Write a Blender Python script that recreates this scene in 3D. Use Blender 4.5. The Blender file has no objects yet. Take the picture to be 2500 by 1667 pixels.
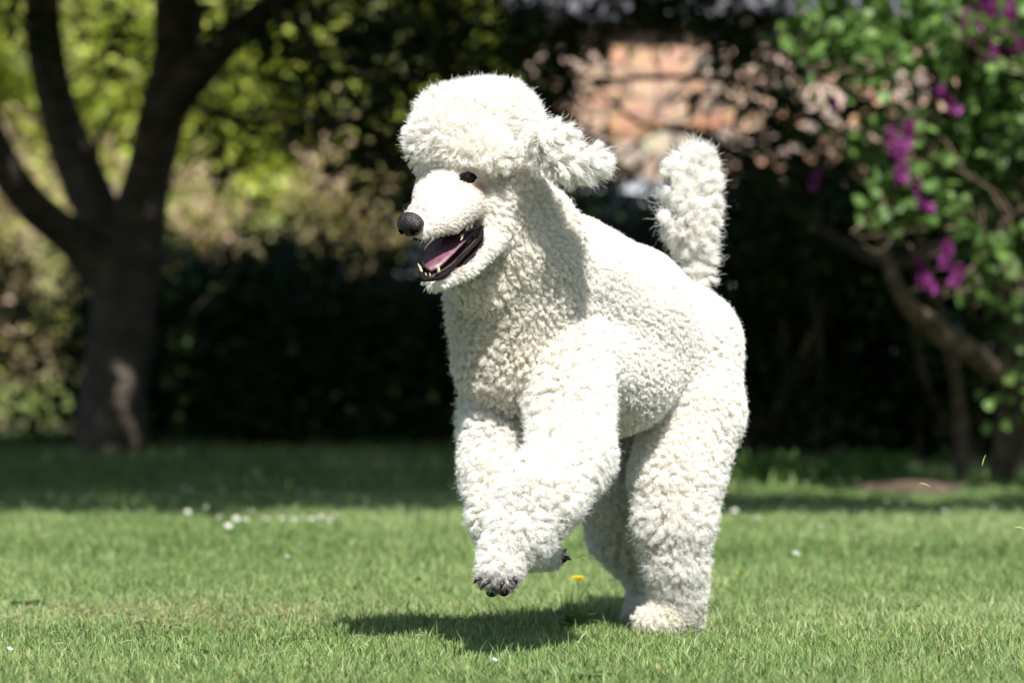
import bpy, math, random
import numpy as np
from mathutils import Vector, Matrix
from mathutils.bvhtree import BVHTree
from mathutils.kdtree import KDTree

random.seed(7)
rng = np.random.default_rng(11)
S = bpy.context.scene
COL = S.collection

# ------------------------------------------------------------------ camera
CH = 0.53                      # camera height, it looks level along +Y
cam = bpy.data.cameras.new('camera')
cam.lens = 135; cam.sensor_width = 36; cam.clip_end = 500; cam.clip_start = 0.1
cam.dof.use_dof = True; cam.dof.focus_distance = 6.48; cam.dof.aperture_fstop = 3.9
co = bpy.data.objects.new('camera', cam); COL.objects.link(co)
co.location = (0, 0, CH); co.rotation_euler = (math.radians(90), 0, 0)
S.camera = co

# ------------------------------------------------------------------ light
SHIFT = Vector((-0.17, 0.68))                       # where a 1 m post throws its shadow
sdir = Vector((-SHIFT.x, -SHIFT.y, 1)).normalized()  # towards the sun
elev = math.asin(sdir.z)
w = bpy.data.worlds.new('World'); S.world = w; w.use_nodes = True
nt = w.node_tree; bg = nt.nodes['Background']
sky = nt.nodes.new('ShaderNodeTexSky'); sky.sky_type = 'NISHITA'; sky.sun_disc = False
sky.sun_elevation = elev; sky.sun_rotation = math.atan2(sdir.x, sdir.y)
nt.links.new(sky.outputs[0], bg.inputs[0]); bg.inputs[1].default_value = 0.066
sl = bpy.data.lights.new('sun', 'SUN'); sl.energy = 4.8; sl.angle = math.radians(0.5); sl.color = (1, 0.975, 0.94)
so = bpy.data.objects.new('sun', sl); COL.objects.link(so)
so.rotation_euler = sdir.to_track_quat('Z', 'Y').to_euler(); so.location = (2, -3, 8)
S.view_settings.view_transform = 'Standard'; S.view_settings.look = 'None'
S.view_settings.exposure = 0.90; S.view_settings.gamma = 1
S.cycles.max_bounces = 10; S.cycles.diffuse_bounces = 6; S.cycles.transmission_bounces = 6
S.cycles.transparent_max_bounces = 8; S.cycles.glossy_bounces = 3
S.cycles.use_denoising = True

F = 9375.0
def W(px, py, d):
    """point at distance d seen at photo pixel px, py (used to measure positions off the photo)"""
    return Vector(((px - 1250) * d / F, d, CH - (py - 833.5) * d / F))
def G(px, py):
    d = CH * F / (py - 833.5)
    return Vector(((px - 1250) * d / F, d, 0))

# ------------------------------------------------------------------ helpers
def tag(o, label=None, cat=None, group=None, kind=None):
    if label: o['label'] = label
    if cat: o['category'] = cat
    if group: o['group'] = group
    if kind: o['kind'] = kind
    return o
def empty(name, loc, label, cat, group=None):
    o = bpy.data.objects.new(name, None); COL.objects.link(o); o.location = loc
    o.empty_display_size = 0.1
    return tag(o, label, cat, group)
def link(name, me, mat, parent=None, smooth=True):
    o = bpy.data.objects.new(name, me); COL.objects.link(o)
    if mat: me.materials.append(mat)
    if parent:
        o.parent = parent
        P = parent; t = Vector(P.location)
        while P.parent: P = P.parent; t += Vector(P.location)
        o.location = -t                       # meshes are given in world coordinates
    if smooth and hasattr(me, 'polygons'):
        me.polygons.foreach_set('use_smooth', np.ones(len(me.polygons), bool))
    return o
def mk(name, V, quads=None, tris=None, col=None, uv=None):
    V = np.asarray(V, np.float32).reshape(-1, 3)
    q = np.zeros((0, 4), np.int32) if quads is None else np.asarray(quads, np.int32).reshape(-1, 4)
    t = np.zeros((0, 3), np.int32) if tris is None else np.asarray(tris, np.int32).reshape(-1, 3)
    me = bpy.data.meshes.new(name)
    me.vertices.add(len(V)); me.vertices.foreach_set('co', V.ravel())
    me.loops.add(q.size + t.size); me.loops.foreach_set('vertex_index', np.concatenate([q.ravel(), t.ravel()]))
    me.polygons.add(len(q) + len(t))
    st = np.concatenate([np.arange(len(q)) * 4, q.size + np.arange(len(t)) * 3]).astype(np.int32)
    me.polygons.foreach_set('loop_start', st)
    if col is not None:
        a = me.attributes.new('Col', 'FLOAT_COLOR', 'POINT')
        c = np.ones((len(V), 4), np.float32); c[:, :3] = col
        a.data.foreach_set('color', c.ravel())
    me.update(calc_edges=True); me.validate()
    return me
def join(parts):
    """parts: list of (V, quads, tris[, col])"""
    Vs, Q, T, C = [], [], [], []; n = 0
    for p in parts:
        V = np.asarray(p[0], float).reshape(-1, 3); Vs.append(V)
        if p[1] is not None and len(p[1]): Q.append(np.asarray(p[1]).reshape(-1, 4) + n)
        if p[2] is not None and len(p[2]): T.append(np.asarray(p[2]).reshape(-1, 3) + n)
        if len(p) > 3: C.append(np.broadcast_to(p[3], V.shape))
        n += len(V)
    return (np.concatenate(Vs), np.concatenate(Q) if Q else None, np.concatenate(T) if T else None,
            np.concatenate(C) if C else None)
def mkj(name, parts):
    V, Q, T, C = join(parts); return mk(name, V, Q, T, C)

def catmull(P, n):
    P = np.asarray(P, float); k = len(P)
    if k < 3:
        t = np.linspace(0, 1, n)[:, None]; return P[0] * (1 - t) + P[-1] * t
    E = np.vstack([2 * P[0] - P[1], P, 2 * P[-1] - P[-2]])
    u = np.linspace(0, k - 1 - 1e-9, n); i = u.astype(int); t = (u - i)[:, None]
    a, b, c, d = E[i], E[i + 1], E[i + 2], E[i + 3]
    return .5 * (2 * b + (c - a) * t + (2 * a - 5 * b + 4 * c - d) * t ** 2 + (3 * b - a - 3 * c + d) * t ** 3)
def tube(path, rad, seg=10, n=None, bump=0.0, seed=0, cap=True, flat=None):
    """tapered tube along a path -> (V, quads, tris)"""
    n = n or len(path) * 6
    PR = catmull(np.hstack([np.asarray(path, float), np.asarray(rad, float)[:, None]]), n)
    C, R = PR[:, :3], np.maximum(PR[:, 3], 1e-4)
    T = np.gradient(C, axis=0); T /= np.linalg.norm(T, axis=1)[:, None] + 1e-12
    up = np.array([0, 0, 1.]) if abs(T[0][2]) < .9 else np.array([1., 0, 0])
    V = []; N = np.cross(T[0], up); N /= np.linalg.norm(N)
    r_ = np.random.default_rng(seed); ph = r_.uniform(0, 6.28, 8)
    a = np.linspace(0, 2 * np.pi, seg, endpoint=False)
    for i in range(n):
        N = N - T[i] * (N @ T[i]); N /= np.linalg.norm(N) + 1e-12; B = np.cross(T[i], N)
        rr = np.full(seg, R[i])
        if bump:
            s = i / n * 20
            rr = R[i] * (1 + bump * (np.sin(3 * a + ph[0] + s * .4) + .7 * np.sin(5 * a + ph[1] - s * .9) + .8 * np.sin(2 * a + s + ph[2])))
        fl = 1 if flat is None else flat
        V.append(C[i] + np.outer(np.cos(a) * rr, N) + np.outer(np.sin(a) * rr * fl, B))
    V = np.concatenate(V)
    Q = []
    for i in range(n - 1):
        b = i * seg
        j = np.arange(seg); k = (j + 1) % seg
        Q.append(np.stack([b + j, b + k, b + seg + k, b + seg + j], 1))
    Q = np.concatenate(Q); Tr = []
    if cap:
        V = np.vstack([V, C[0] - T[0] * R[0] * .4, C[-1] + T[-1] * R[-1] * .6]); m = n * seg
        j = np.arange(seg); k = (j + 1) % seg
        Tr = np.vstack([np.stack([k, j, np.full(seg, m)], 1),
                        np.stack([j + (n - 1) * seg, k + (n - 1) * seg, np.full(seg, m + 1)], 1)])
    return V, Q, Tr
def ball(c, r, seg=16, ring=10, R=None):
    th = np.linspace(0, np.pi, ring + 1); ph = np.linspace(0, 2 * np.pi, seg, endpoint=False)
    V = np.array([[math.sin(t) * math.cos(p), math.sin(t) * math.sin(p), math.cos(t)] for t in th for p in ph])
    V = V * np.asarray(r)
    if R is not None: V = V @ np.asarray(R).T
    Q = [[i * seg + j, i * seg + (j + 1) % seg, (i + 1) * seg + (j + 1) % seg, (i + 1) * seg + j] for i in range(ring) for j in range(seg)]
    return V + np.asarray(c), np.array(Q)[:, ::-1], None
def box(c, s, R=None):
    V = np.array([[x, y, z] for x in (-.5, .5) for y in (-.5, .5) for z in (-.5, .5)]) * np.asarray(s)
    if R is not None: V = V @ np.asarray(R).T
    return V + np.asarray(c), np.array([[0, 1, 3, 2], [4, 6, 7, 5], [0, 4, 5, 1], [2, 3, 7, 6], [0, 2, 6, 4], [1, 5, 7, 3]]), None
def vnoise(P, scale, seed=0, dim=2):
    """cheap smooth noise in 0..1 from sums of sines"""
    r_ = np.random.default_rng(seed); out = np.zeros(len(P))
    for k in range(7):
        v = r_.normal(size=dim) * scale * (0.6 + .25 * k); out += np.sin(P[:, :dim] @ v + r_.uniform(0, 6.28)) / (1 + .25 * k)
    return np.clip(.5 + out * .2, 0, 1)

# ------------------------------------------------------------------ materials
def mat(name, base=(.5, .5, .5), rough=.6, spec=.5, attr=False, noise=None, bump=None, metal=0, trans=0, coat=0):
    m = bpy.data.materials.new(name); m.use_nodes = True
    N = m.node_tree.nodes; L = m.node_tree.links; b = N['Principled BSDF']
    b.inputs['Base Color'].default_value = (*base, 1); b.inputs['Roughness'].default_value = rough
    b.inputs['Specular IOR Level'].default_value = spec; b.inputs['Metallic'].default_value = metal
    b.inputs['Coat Weight'].default_value = coat
    colout = None
    if attr:
        a = N.new('ShaderNodeAttribute'); a.attribute_name = 'Col'; colout = a.outputs['Color']
    if noise:                                    # (scale, colour2, detail, lo, hi)
        tc = N.new('ShaderNodeTexCoord'); n = N.new('ShaderNodeTexNoise'); n.inputs['Scale'].default_value = noise[0]
        n.inputs['Detail'].default_value = noise[2]; L.new(tc.outputs['Object'], n.inputs['Vector'])
        r = N.new('ShaderNodeMapRange'); r.inputs[1].default_value = noise[3]; r.inputs[2].default_value = noise[4]
        L.new(n.outputs['Fac'], r.inputs[0])
        mx = N.new('ShaderNodeMix'); mx.data_type = 'RGBA'; L.new(r.outputs[0], mx.inputs['Factor'])
        mx.inputs['A'].default_value = (*base, 1); mx.inputs['B'].default_value = (*noise[1], 1)
        if colout: L.new(colout, mx.inputs['A'])
        colout = mx.outputs['Result']
    if colout: L.new(colout, b.inputs['Base Color'])
    if bump:
        tc = N.new('ShaderNodeTexCoord'); n = N.new('ShaderNodeTexNoise'); n.inputs['Scale'].default_value = bump[0]
        n.inputs['Detail'].default_value = 6; L.new(tc.outputs['Object'], n.inputs['Vector'])
        bu = N.new('ShaderNodeBump'); bu.inputs['Strength'].default_value = bump[1]; bu.inputs['Distance'].default_value = bump[2]
        L.new(n.outputs['Fac'], bu.inputs['Height']); L.new(bu.outputs[0], b.inputs['Normal'])
    if trans:
        tr = N.new('ShaderNodeBsdfTranslucent'); ms = N.new('ShaderNodeMixShader'); ms.inputs[0].default_value = trans
        if colout: L.new(colout, tr.inputs[0])
        else: tr.inputs[0].default_value = (*base, 1)
        L.new(b.outputs[0], ms.inputs[1]); L.new(tr.outputs[0], ms.inputs[2]); L.new(ms.outputs[0], N['Material Output'].inputs[0])
    return m
M_leaf = mat('leaf', attr=True, rough=.45, spec=.4, trans=.3)
M_grass = mat('grass_blade', attr=True, rough=.55, spec=.3, trans=.3)
M_soil = mat('lawn_ground', (.055, .075, .025), .95, .1, noise=(9, (.10, .105, .045), 8, .4, .65), bump=(60, .6, .02))
M_bark = mat('bark', (.095, .078, .062), .9, .2, noise=(14, (.18, .145, .11), 8, .45, .7), bump=(35, .8, .03))
M_twig = mat('twig', (.10, .075, .05), .85, .2, noise=(20, (.20, .15, .10), 5, .4, .6), bump=(40, .5, .01))
M_petal = mat('lilac_floret', attr=True, rough=.6, spec=.2, trans=.25)
M_bank = mat('bank_soil', (.13, .16, .045), .95, .1, noise=(1.2, (.20, .15, .10), 8, .4, .62), bump=(8, .6, .08))

# ================================================================== SETTING
# the lawn sheet, large enough to reach the horizon
gv = [(-150, -40, 0), (150, -40, 0), (150, 260, 0), (-150, 260, 0)]
tag(link('lawn', mk('lawn', gv, [[0, 1, 2, 3]]), M_soil), kind='structure')

# a bank rising behind the trees
nx, ny = 60, 30
X, Y = np.meshgrid(np.linspace(-26, 26, nx), np.linspace(22, 48, ny))
t = np.clip((Y - 22.0) / 20, 0, 1); sm = t * t * (3 - 2 * t)
Z = -0.03 + 7.5 * sm * np.clip((1.0 - (X - 1.0) / 5), .12, 1) + .25 * (vnoise(np.stack([X.ravel(), Y.ravel()], 1), .8, 3).reshape(X.shape) - .5) * (t > 0)
V = np.stack([X, Y, Z], -1).reshape(-1, 3)
i = np.arange(ny - 1)[:, None] * nx + np.arange(nx - 1)[None]
tag(link('bank', mk('bank', V, np.stack([i, i + 1, i + nx + 1, i + nx], -1).reshape(-1, 4)), M_bank), kind='structure')
def bank_z(x, y):
    t = min(max((y - 22) / 20, 0), 1); return 7.5 * t * t * (3 - 2 * t) * min(max(1 - (x - 1) / 5, .12), 1)

# ------------------------------------------------------------------ foliage
LEAF_OVAL = np.array([(0, 0, 0), (-.5, .35, .10), (-.38, .72, .08), (0, 1, -.06), (.38, .72, .08), (.5, .35, .10), (0, .5, -.03)])
LEAF_TRI = np.array([[0, 6, 1], [1, 6, 2], [2, 6, 3], [3, 6, 4], [4, 6, 5], [5, 6, 0]])
LEAF_Q = np.array([(0, 0, 0), (-.45, .5, .10), (0, 1, -.05), (.45, .5, .10)])
def leaves(P, size, cols, aspect=.7, fine=False, up=.5, seed=0, dirs=None):
    r_ = np.random.default_rng(seed); n = len(P)
    T = LEAF_OVAL if fine else LEAF_Q
    tri = LEAF_TRI if fine else np.array([[0, 2, 1], [0, 3, 2]])
    d = r_.normal(size=(n, 3)) * [1, 1, .6] + [0, 0, -.3]
    if dirs is not None: d = d * .5 + dirs
    d /= np.linalg.norm(d, axis=1)[:, None]
    u = r_.normal(size=(n, 3)) * (1 - up) + np.array([0, -.2, 1]) * up * 1.6
    s = np.cross(d, u); s /= np.linalg.norm(s, axis=1)[:, None] + 1e-9; u = np.cross(s, d)
    sz = size * r_.uniform(.6, 1.25, n)
    V = P[:, None] + sz[:, None, None] * (T[None, :, 0, None] * aspect * s[:, None] + T[None, :, 1, None] * d[:, None] + T[None, :, 2, None] * u[:, None])
    k = len(T)
    tr = (np.arange(n)[:, None, None] * k + tri[None]).reshape(-1, 3)
    cols = np.asarray(cols, float); w_ = r_.random(n)[:, None] * (len(cols) - 1); i0 = np.minimum(w_.astype(int), len(cols) - 2)[:, 0]; f = w_ - i0[:, None]
    c = (cols[i0] * (1 - f) + cols[i0 + 1] * f) * r_.uniform(.75, 1.2, n)[:, None]
    return V.reshape(-1, 3), None, tr, np.repeat(c, k, 0)
def cloud(clumps, per, shell=.45, seed=0):
    """points in lumpy clumps (x,y,z,r[,rz])"""
    r_ = np.random.default_rng(seed); out = []
    for c in clumps:
        r = c[3]; rz = c[4] if len(c) > 4 else r * .8
        n = int(per * (r / .5) ** 2)
        v = r_.normal(size=(n, 3)); v /= np.linalg.norm(v, axis=1)[:, None]
        q = shell + (1.12 - shell) * r_.random(n) ** .6
        wob = 1 + .22 * np.sin(v[:, 0] * 5 + c[0] * 9) + .18 * np.sin(v[:, 2] * 7 + c[1] * 5)
        out.append(np.array(c[:3]) + v * (q * wob)[:, None] * [r, r, rz])
    return np.concatenate(out)
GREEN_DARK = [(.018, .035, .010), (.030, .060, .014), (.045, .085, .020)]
GREEN_MID = [(.035, .075, .016), (.06, .12, .025), (.09, .16, .035)]
GREEN_LIME = [(.24, .31, .035), (.37, .44, .055), (.45, .48, .09)]
PINKBROWN = [(.34, .24, .17), (.46, .32, .25), (.40, .37, .10), (.36, .42, .09)]

def limb_set(paths, seed=0):
    return [tube(p, r, seg=12, bump=.035, seed=seed + i) for i, (p, r) in enumerate(paths)]
def twigs(starts, n, spread, r0, seed):
    r_ = np.random.default_rng(seed); out = []
    for k in range(n):
        a = np.array(starts[r_.integers(len(starts))], float); v = r_.normal(size=3) * spread
        b = a + v * .5 + r_.normal(size=3) * .06; c = a + v + r_.normal(size=3) * .1
        out.append(tube([a, b, c], [r0, r0 * .6, r0 * .25], seg=5, n=6))
    return out

# --- the old tree at the left
tr = empty('tree', (W(290, 1115, 17.7).x, 17.7, 0), 'old garden tree with a dark forked trunk standing in its own shade at the left', 'tree')
D0 = 17.7
def wp(px, py, d=D0): return tuple(W(px, py, d))
k_ = D0 / F
paths = [
    ([wp(275, 1135), wp(272, 1080), wp(285, 900), wp(300, 740), wp(300, 610)], [105 * k_, 88 * k_, 80 * k_, 80 * k_, 98 * k_]),
    ([wp(250, 660), wp(170, 580, 17.6), wp(70, 490, 17.4), wp(-20, 350, 17.2), wp(-80, 150, 17), wp(-200, -200, 16.6)], [60 * k_, 46 * k_, 44 * k_, 42 * k_, 38 * k_, 26 * k_]),
    ([wp(285, 620), wp(225, 480, 17.9), wp(150, 300, 18.0), wp(110, 120, 18.1), wp(105, -80, 18.1), wp(140, -500, 18.2)], [62 * k_, 58 * k_, 52 * k_, 46 * k_, 44 * k_, 28 * k_]),
    ([wp(325, 650), wp(350, 480, 17.7), wp(390, 300, 17.6), wp(425, 150, 17.6), wp(435, -20, 17.5), wp(420, -500, 17.2)], [80 * k_, 62 * k_, 58 * k_, 56 * k_, 55 * k_, 34 * k_]),
    ([wp(400, 290, 17.6), wp(480, 180, 17.3), wp(590, 70, 16.9), wp(720, -20, 16.4), wp(1000, -160, 15.2), wp(1300, -260, 13.8)], [45 * k_, 44 * k_, 36 * k_, 30 * k_, 22 * k_, 12 * k_]),
    ([wp(700, 0, 16.5), wp(760, 120, 16.2), wp(790, 260, 16.0), wp(900, 330, 15.9)], [14 * k_, 10 * k_, 7 * k_, 3 * k_]),
    ([wp(430, 230, 17.5), wp(560, 290, 17.2), wp(700, 300, 17.0), wp(900, 400, 16.8)], [12 * k_, 9 * k_, 6 * k_, 3 * k_]),
    ([wp(900, -120, 15.6), wp(1040, 60, 15.4), wp(1090, 240, 15.4)], [14 * k_, 9 * k_, 4 * k_]),
    ([wp(225, 480, 17.9), wp(240, 330, 18.0), wp(280, 260, 18.2)], [14 * k_, 8 * k_, 4 * k_]),
]
tk = limb_set(paths, 3)
# clumps seen in the photo: the drooping sprays right of the fork
spray = [(760, 90, 16.3, .42), (860, 50, 16.0, .45), (960, 120, 15.8, .35), (650, 60, 16.6, .3), (560, 330, 17.0, .17), (545, 400, 17.0, .13),
         (700, 190, 16.6, .22), (860, 200, 16.0, .26), (1000, 260, 15.7, .25), (1060, 90, 15.4, .4), (1180, 60, 15.3, .35), (900, 330, 16.0, .26),
         (980, 400, 16.0, .22), (880, 440, 16.2, .2), (1040, 480, 16.0, .26), (800, 300, 16.3, .14), (250, 40, 18, .2), (260, 170, 18, .13), (30, 30, 17.6, .35), (1150, 200, 15.4, .3),
         (640, 320, 16.8, .13), (500, 60, 17, .22), (760, 350, 16.5, .12)]
cl = []
for px, py, d, r in spray:
    p = W(px, py, d); cl.append((p.x, p.y, p.z, r, r * .75))
P1 = cloud(cl, 330, .1, 5)
rc = np.random.default_rng(21); canopy = []
for k in range(430):
    x = rc.uniform(-6.2, 1.3); y = rc.uniform(10.6, 20.3); z = rc.uniform(2.75, 5.4)
    if y > 17.3 and z > 3.6: continue
    if x > .5 and y > 15.5: continue
    canopy.append((x, y, z, rc.uniform(.35, .8)))
for k in range(90):  # unseen clumps added to deepen the shade on the lawn
    canopy.append((rc.uniform(-5.5, 1.4), rc.uniform(10.4, 12.6), rc.uniform(2.6, 3.8), rc.uniform(.35, .6)))
for k in range(60):                                     # front edge of the canopy, which draws the shade line on the lawn
    canopy.append((rc.uniform(-5.5, 1.5), rc.uniform(9.9, 10.6), rc.uniform(2.3, 3.2), rc.uniform(.3, .5)))
P2 = cloud(canopy, 230, .15, 8)
def gaps(P, targets, rr):
    """gaps in the canopy through which the sun reaches these spots"""
    s_ = np.array(sdir)
    for T_ in targets:
        v = P - np.array(T_); al = v @ s_; P = P[(np.linalg.norm(v - al[:, None] * s_, axis=1) > rr) | (al < .1)]
    return P
spots_ = [wp(290, 890, 17.55), wp(300, 950, 17.55), wp(328, 1010, 17.55), wp(232, 1088, 17.55), wp(362, 430, 17.5),
          (-.9, 14.2, 0), (-.2, 13.6, 0), (-2.0, 15.0, 0), (.2, 15.2, 0), (-1.3, 16.8, .2)]
P1 = gaps(P1, spots_, .06); P2 = gaps(P2, spots_, .07)
link('trunk', mkj('trunk', tk + twigs([(W(*s[:3]).x, W(*s[:3]).y, W(*s[:3]).z + .1) for s in spray], 110, .35, .010, 9)), M_bark, tr)
link('crown', mkj('crown', [leaves(P1, .075, GREEN_DARK, seed=2), leaves(P2, .12, GREEN_DARK + [(.06, .11, .03)], seed=3)]), M_leaf, tr)

# --- generic shrub
def shrub(name, base, clumps, per, size, cols, label, cat, group=None, stems=5, seed=0, fine=False, shell=.35, bark=None, up=.5):
    e = empty(name, base, label, cat, group)
    P = cloud(clumps, per, shell, seed)
    P = P[P[:, 2] > .02]
    link('foliage', mkj('foliage', [leaves(P, size, cols, fine=fine, seed=seed + 1, up=up)]), M_leaf, e)
    r_ = np.random.default_rng(seed + 2); parts = []
    for k in range(stems):
        c = clumps[r_.integers(len(clumps))]
        b = np.array(base) + [r_.uniform(-.2, .2), r_.uniform(-.15, .15), -.02]
        top = np.array(c[:3]) + r_.normal(size=3) * .08
        mid = (b + top) / 2 + r_.normal(size=3) * .1
        rr = .012 + .012 * r_.random()
        parts.append(tube([b, mid, top], [rr * 1.3, rr, rr * .4], seg=6, n=10))
    link('stem', mkj('stem', parts), bark or M_twig, e)
    return e
def clumps_px(lst):
    out = []
    for px, py, d, r in lst:
        p = W(px, py, d); out.append((p.x, p.y, p.z, r))
    return out

# dark shrubs below the canopy, left of the dog
r_ = np.random.default_rng(4)
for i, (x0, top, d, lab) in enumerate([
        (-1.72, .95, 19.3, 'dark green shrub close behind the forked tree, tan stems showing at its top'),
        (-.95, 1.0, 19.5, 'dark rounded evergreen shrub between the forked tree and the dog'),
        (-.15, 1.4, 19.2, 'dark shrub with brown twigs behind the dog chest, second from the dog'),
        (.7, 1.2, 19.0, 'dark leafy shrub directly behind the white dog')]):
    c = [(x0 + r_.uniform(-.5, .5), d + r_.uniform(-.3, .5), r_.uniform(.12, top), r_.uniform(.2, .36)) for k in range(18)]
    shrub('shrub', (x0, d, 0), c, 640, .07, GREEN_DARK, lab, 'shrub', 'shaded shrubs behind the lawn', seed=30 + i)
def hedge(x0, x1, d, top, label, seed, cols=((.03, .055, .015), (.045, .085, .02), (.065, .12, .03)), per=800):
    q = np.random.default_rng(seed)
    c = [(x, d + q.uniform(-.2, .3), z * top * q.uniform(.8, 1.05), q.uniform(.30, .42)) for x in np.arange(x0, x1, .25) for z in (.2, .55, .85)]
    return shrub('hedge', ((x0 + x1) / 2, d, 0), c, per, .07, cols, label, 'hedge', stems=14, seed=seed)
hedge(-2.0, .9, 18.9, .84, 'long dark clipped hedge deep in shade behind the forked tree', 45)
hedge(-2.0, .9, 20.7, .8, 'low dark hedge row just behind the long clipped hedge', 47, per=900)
# lit leafy growth left of the tree
c = [(W(px, 900, 19).x, 19 + r_.uniform(-.4, .4), z, .26) for px in (-180, -90, 0, 80, 150) for z in (.2, .5, .8)]
shrub('shrub', (W(0, 900, 19).x, 19, 0), c, 430, .06, GREEN_MID, 'fresh green leafy shrub left of the forked trunk', 'shrub', 'shaded shrubs behind the lawn', seed=41)
# the sunlit growth on the bank
defs = [
    (-5.4, 25.6, 1.8, PINKBROWN, 'tan heathy bush beyond the left edge of the lawn'), (-6.9, 25.8, 1.8, PINKBROWN, 'outermost brown bush at the left of the bank'),
    (-4.0, 25.6, 1.9, PINKBROWN, 'pinkish brown heathy bush at the far left of the sunlit bank'),
    (-2.6, 25.0, 1.75, PINKBROWN, 'brown and yellow bush seen between the forked limbs'),
    (-1.55, 25.2, 1.85, PINKBROWN, 'twiggy tan bush on the bank just right of the forked tree'),
    (-.5, 25.4, 1.65, PINKBROWN, 'pink tinged bush on the bank behind the dog muzzle'),
    (.35, 25.8, 1.6, PINKBROWN, 'brown bush on the bank hidden mostly by the dog'),
]
for i, (x, y, top, cols, lab) in enumerate(defs):
    c = [(x + r_.uniform(-.65, .65), y + r_.uniform(-.5, .5), r_.uniform(.3, top), r_.uniform(.22, .42)) for k in range(20)]
    shrub('shrub', (x, y, bank_z(x, y)), c, 480, .075, cols, lab, 'shrub', 'sunlit bushes on the bank', seed=50 + i, stems=9)
defs = [
    (-6.6, 28.2, 'lime green bush at the far left end of the bank'), (-8.6, 28.4, 'outermost lime green bush left on the bank'),
    (-4.6, 28.5, 'lime green bush at the top left of the bank'),
    (-2.9, 28.8, 'lime green bush high on the bank behind the fork'),
    (-1.35, 28.0, 'bright lime green bush right of the tree, behind the drooping sprays'),
    (.1, 28.6, 'lime green bush high on the bank behind the dog topknot'),
]
for i, (x, y, lab) in enumerate(defs):
    c = [(x + r_.uniform(-.9, .9), y + r_.uniform(-.5, .6), r_.uniform(1.4, 3.5), r_.uniform(.35, .6)) for k in range(22)]
    shrub('shrub', (x, y, bank_z(x, y)), c, 400, .10, GREEN_LIME, lab, 'shrub', 'lime green bushes high on the bank', seed=60 + i)
# tall trees closing the view
for i, (x, y, lab) in enumerate([(-9, 33, 'tall broad tree at the far left behind the bank'), (-3.5, 35, 'tall tree behind the bank left of centre'),
                            (2.5, 36, 'tall tree behind the bank and the stone building'), (9, 33, 'tall tree at the far right beyond the building')]):
    e = empty('tree', (x, y, bank_z(x, y)), lab, 'tree', 'tall trees closing the view')
    c = [(x + r_.uniform(-3.3, 3.3), y + r_.uniform(-1.5, 2), r_.uniform(2.2, 9), r_.uniform(.8, 1.5)) for k in range(45)]
    link('crown', mkj('crown', [leaves(cloud(c, 90, .3, 70 + i), .22, GREEN_MID, seed=80 + i)]), M_leaf, e)
    b = bank_z(x, y)
    link('trunk', mkj('trunk', limb_set([([(x, y, b - .3), (x + .1, y, b + 2), (x - .1, y + .1, b + 4.5), (x, y, b + 7)], [.28, .22, .16, .06]),
         ([(x, y, b + 2), (x + .9, y, b + 3.6), (x + 1.9, y, b + 5)], [.12, .08, .03]), ([(x, y, b + 2.4), (x - .9, y, b + 4), (x - 1.8, y, b + 5.5)], [.12, .08, .03])], 90 + i)), M_bark, e)

# ------------------------------------------------------------------ stone outbuilding
def stone_mat():
    m = bpy.data.materials.new('rubble_stone'); m.use_nodes = True
    N = m.node_tree.nodes; L = m.node_tree.links; b = N['Principled BSDF']; b.inputs['Roughness'].default_value = .9
    tc = N.new('ShaderNodeTexCoord'); mp = N.new('ShaderNodeMapping'); mp.inputs['Scale'].default_value = (3.0, 3.0, 6.5)
    L.new(tc.outputs['Object'], mp.inputs[0])
    v = N.new('ShaderNodeTexVoronoi'); v.inputs['Scale'].default_value = 1.0; L.new(mp.outputs[0], v.inputs['Vector'])
    v2 = N.new('ShaderNodeTexVoronoi'); v2.feature = 'DISTANCE_TO_EDGE'; v2.inputs['Scale'].default_value = 1.0; L.new(mp.outputs[0], v2.inputs['Vector'])
    sp = N.new('ShaderNodeSeparateColor'); L.new(v.outputs['Color'], sp.inputs[0])
    cr = N.new('ShaderNodeValToRGB'); L.new(sp.outputs[0], cr.inputs[0]); e = cr.color_ramp.elements
    e[0].position = 0; e[0].color = (.56, .29, .16, 1); e[1].position = 1; e[1].color = (.68, .58, .42, 1)
    for p, c in ((.3, (.66, .42, .27, 1)), (.5, (.58, .48, .37, 1)), (.7, (.62, .33, .18, 1)), (.85, (.52, .38, .30, 1))):
        k = e.new(p); k.color = c
    mr = N.new('ShaderNodeMapRange'); mr.inputs[2].default_value = .06; L.new(v2.outputs['Distance'], mr.inputs[0])
    mx = N.new('ShaderNodeMix'); mx.data_type = 'RGBA'; mx.inputs['A'].default_value = (.36, .31, .26, 1)
    L.new(mr.outputs[0], mx.inputs['Factor']); L.new(cr.outputs[0], mx.inputs['B'])
    n = N.new('ShaderNodeTexNoise'); n.inputs['Scale'].default_value = 12; n.inputs['Detail'].default_value = 8; L.new(tc.outputs['Object'], n.inputs['Vector'])
    m2 = N.new('ShaderNodeMix'); m2.data_type = 'RGBA'; m2.blend_type = 'MULTIPLY'; m2.inputs['Factor'].default_value = .5
    L.new(mx.outputs['Result'], m2.inputs['A']); L.new(n.outputs['Color'], m2.inputs['B']); L.new(m2.outputs['Result'], b.inputs['Base Color'])
    bu = N.new('ShaderNodeBump'); bu.inputs['Distance'].default_value = .03; L.new(mr.outputs[0], bu.inputs['Height']); L.new(bu.outputs[0], b.inputs['Normal'])
    return m
M_stone = stone_mat()
M_slate = mat('slate', (.06, .06, .07), .7, .3, noise=(5, (.13, .13, .14), 6, .4, .6), bump=(12, .4, .03))
bx0, bx1, by0, by1, bh = .1, 6.2, 24.0, 28.0, 2.50
ob = empty('outbuilding', ((bx0 + bx1) / 2, (by0 + by1) / 2, 0), 'low stone outbuilding with pink and cream rubble walls under a slate roof', 'building')
cx, cy = (bx0 + bx1) / 2, (by0 + by1) / 2
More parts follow.
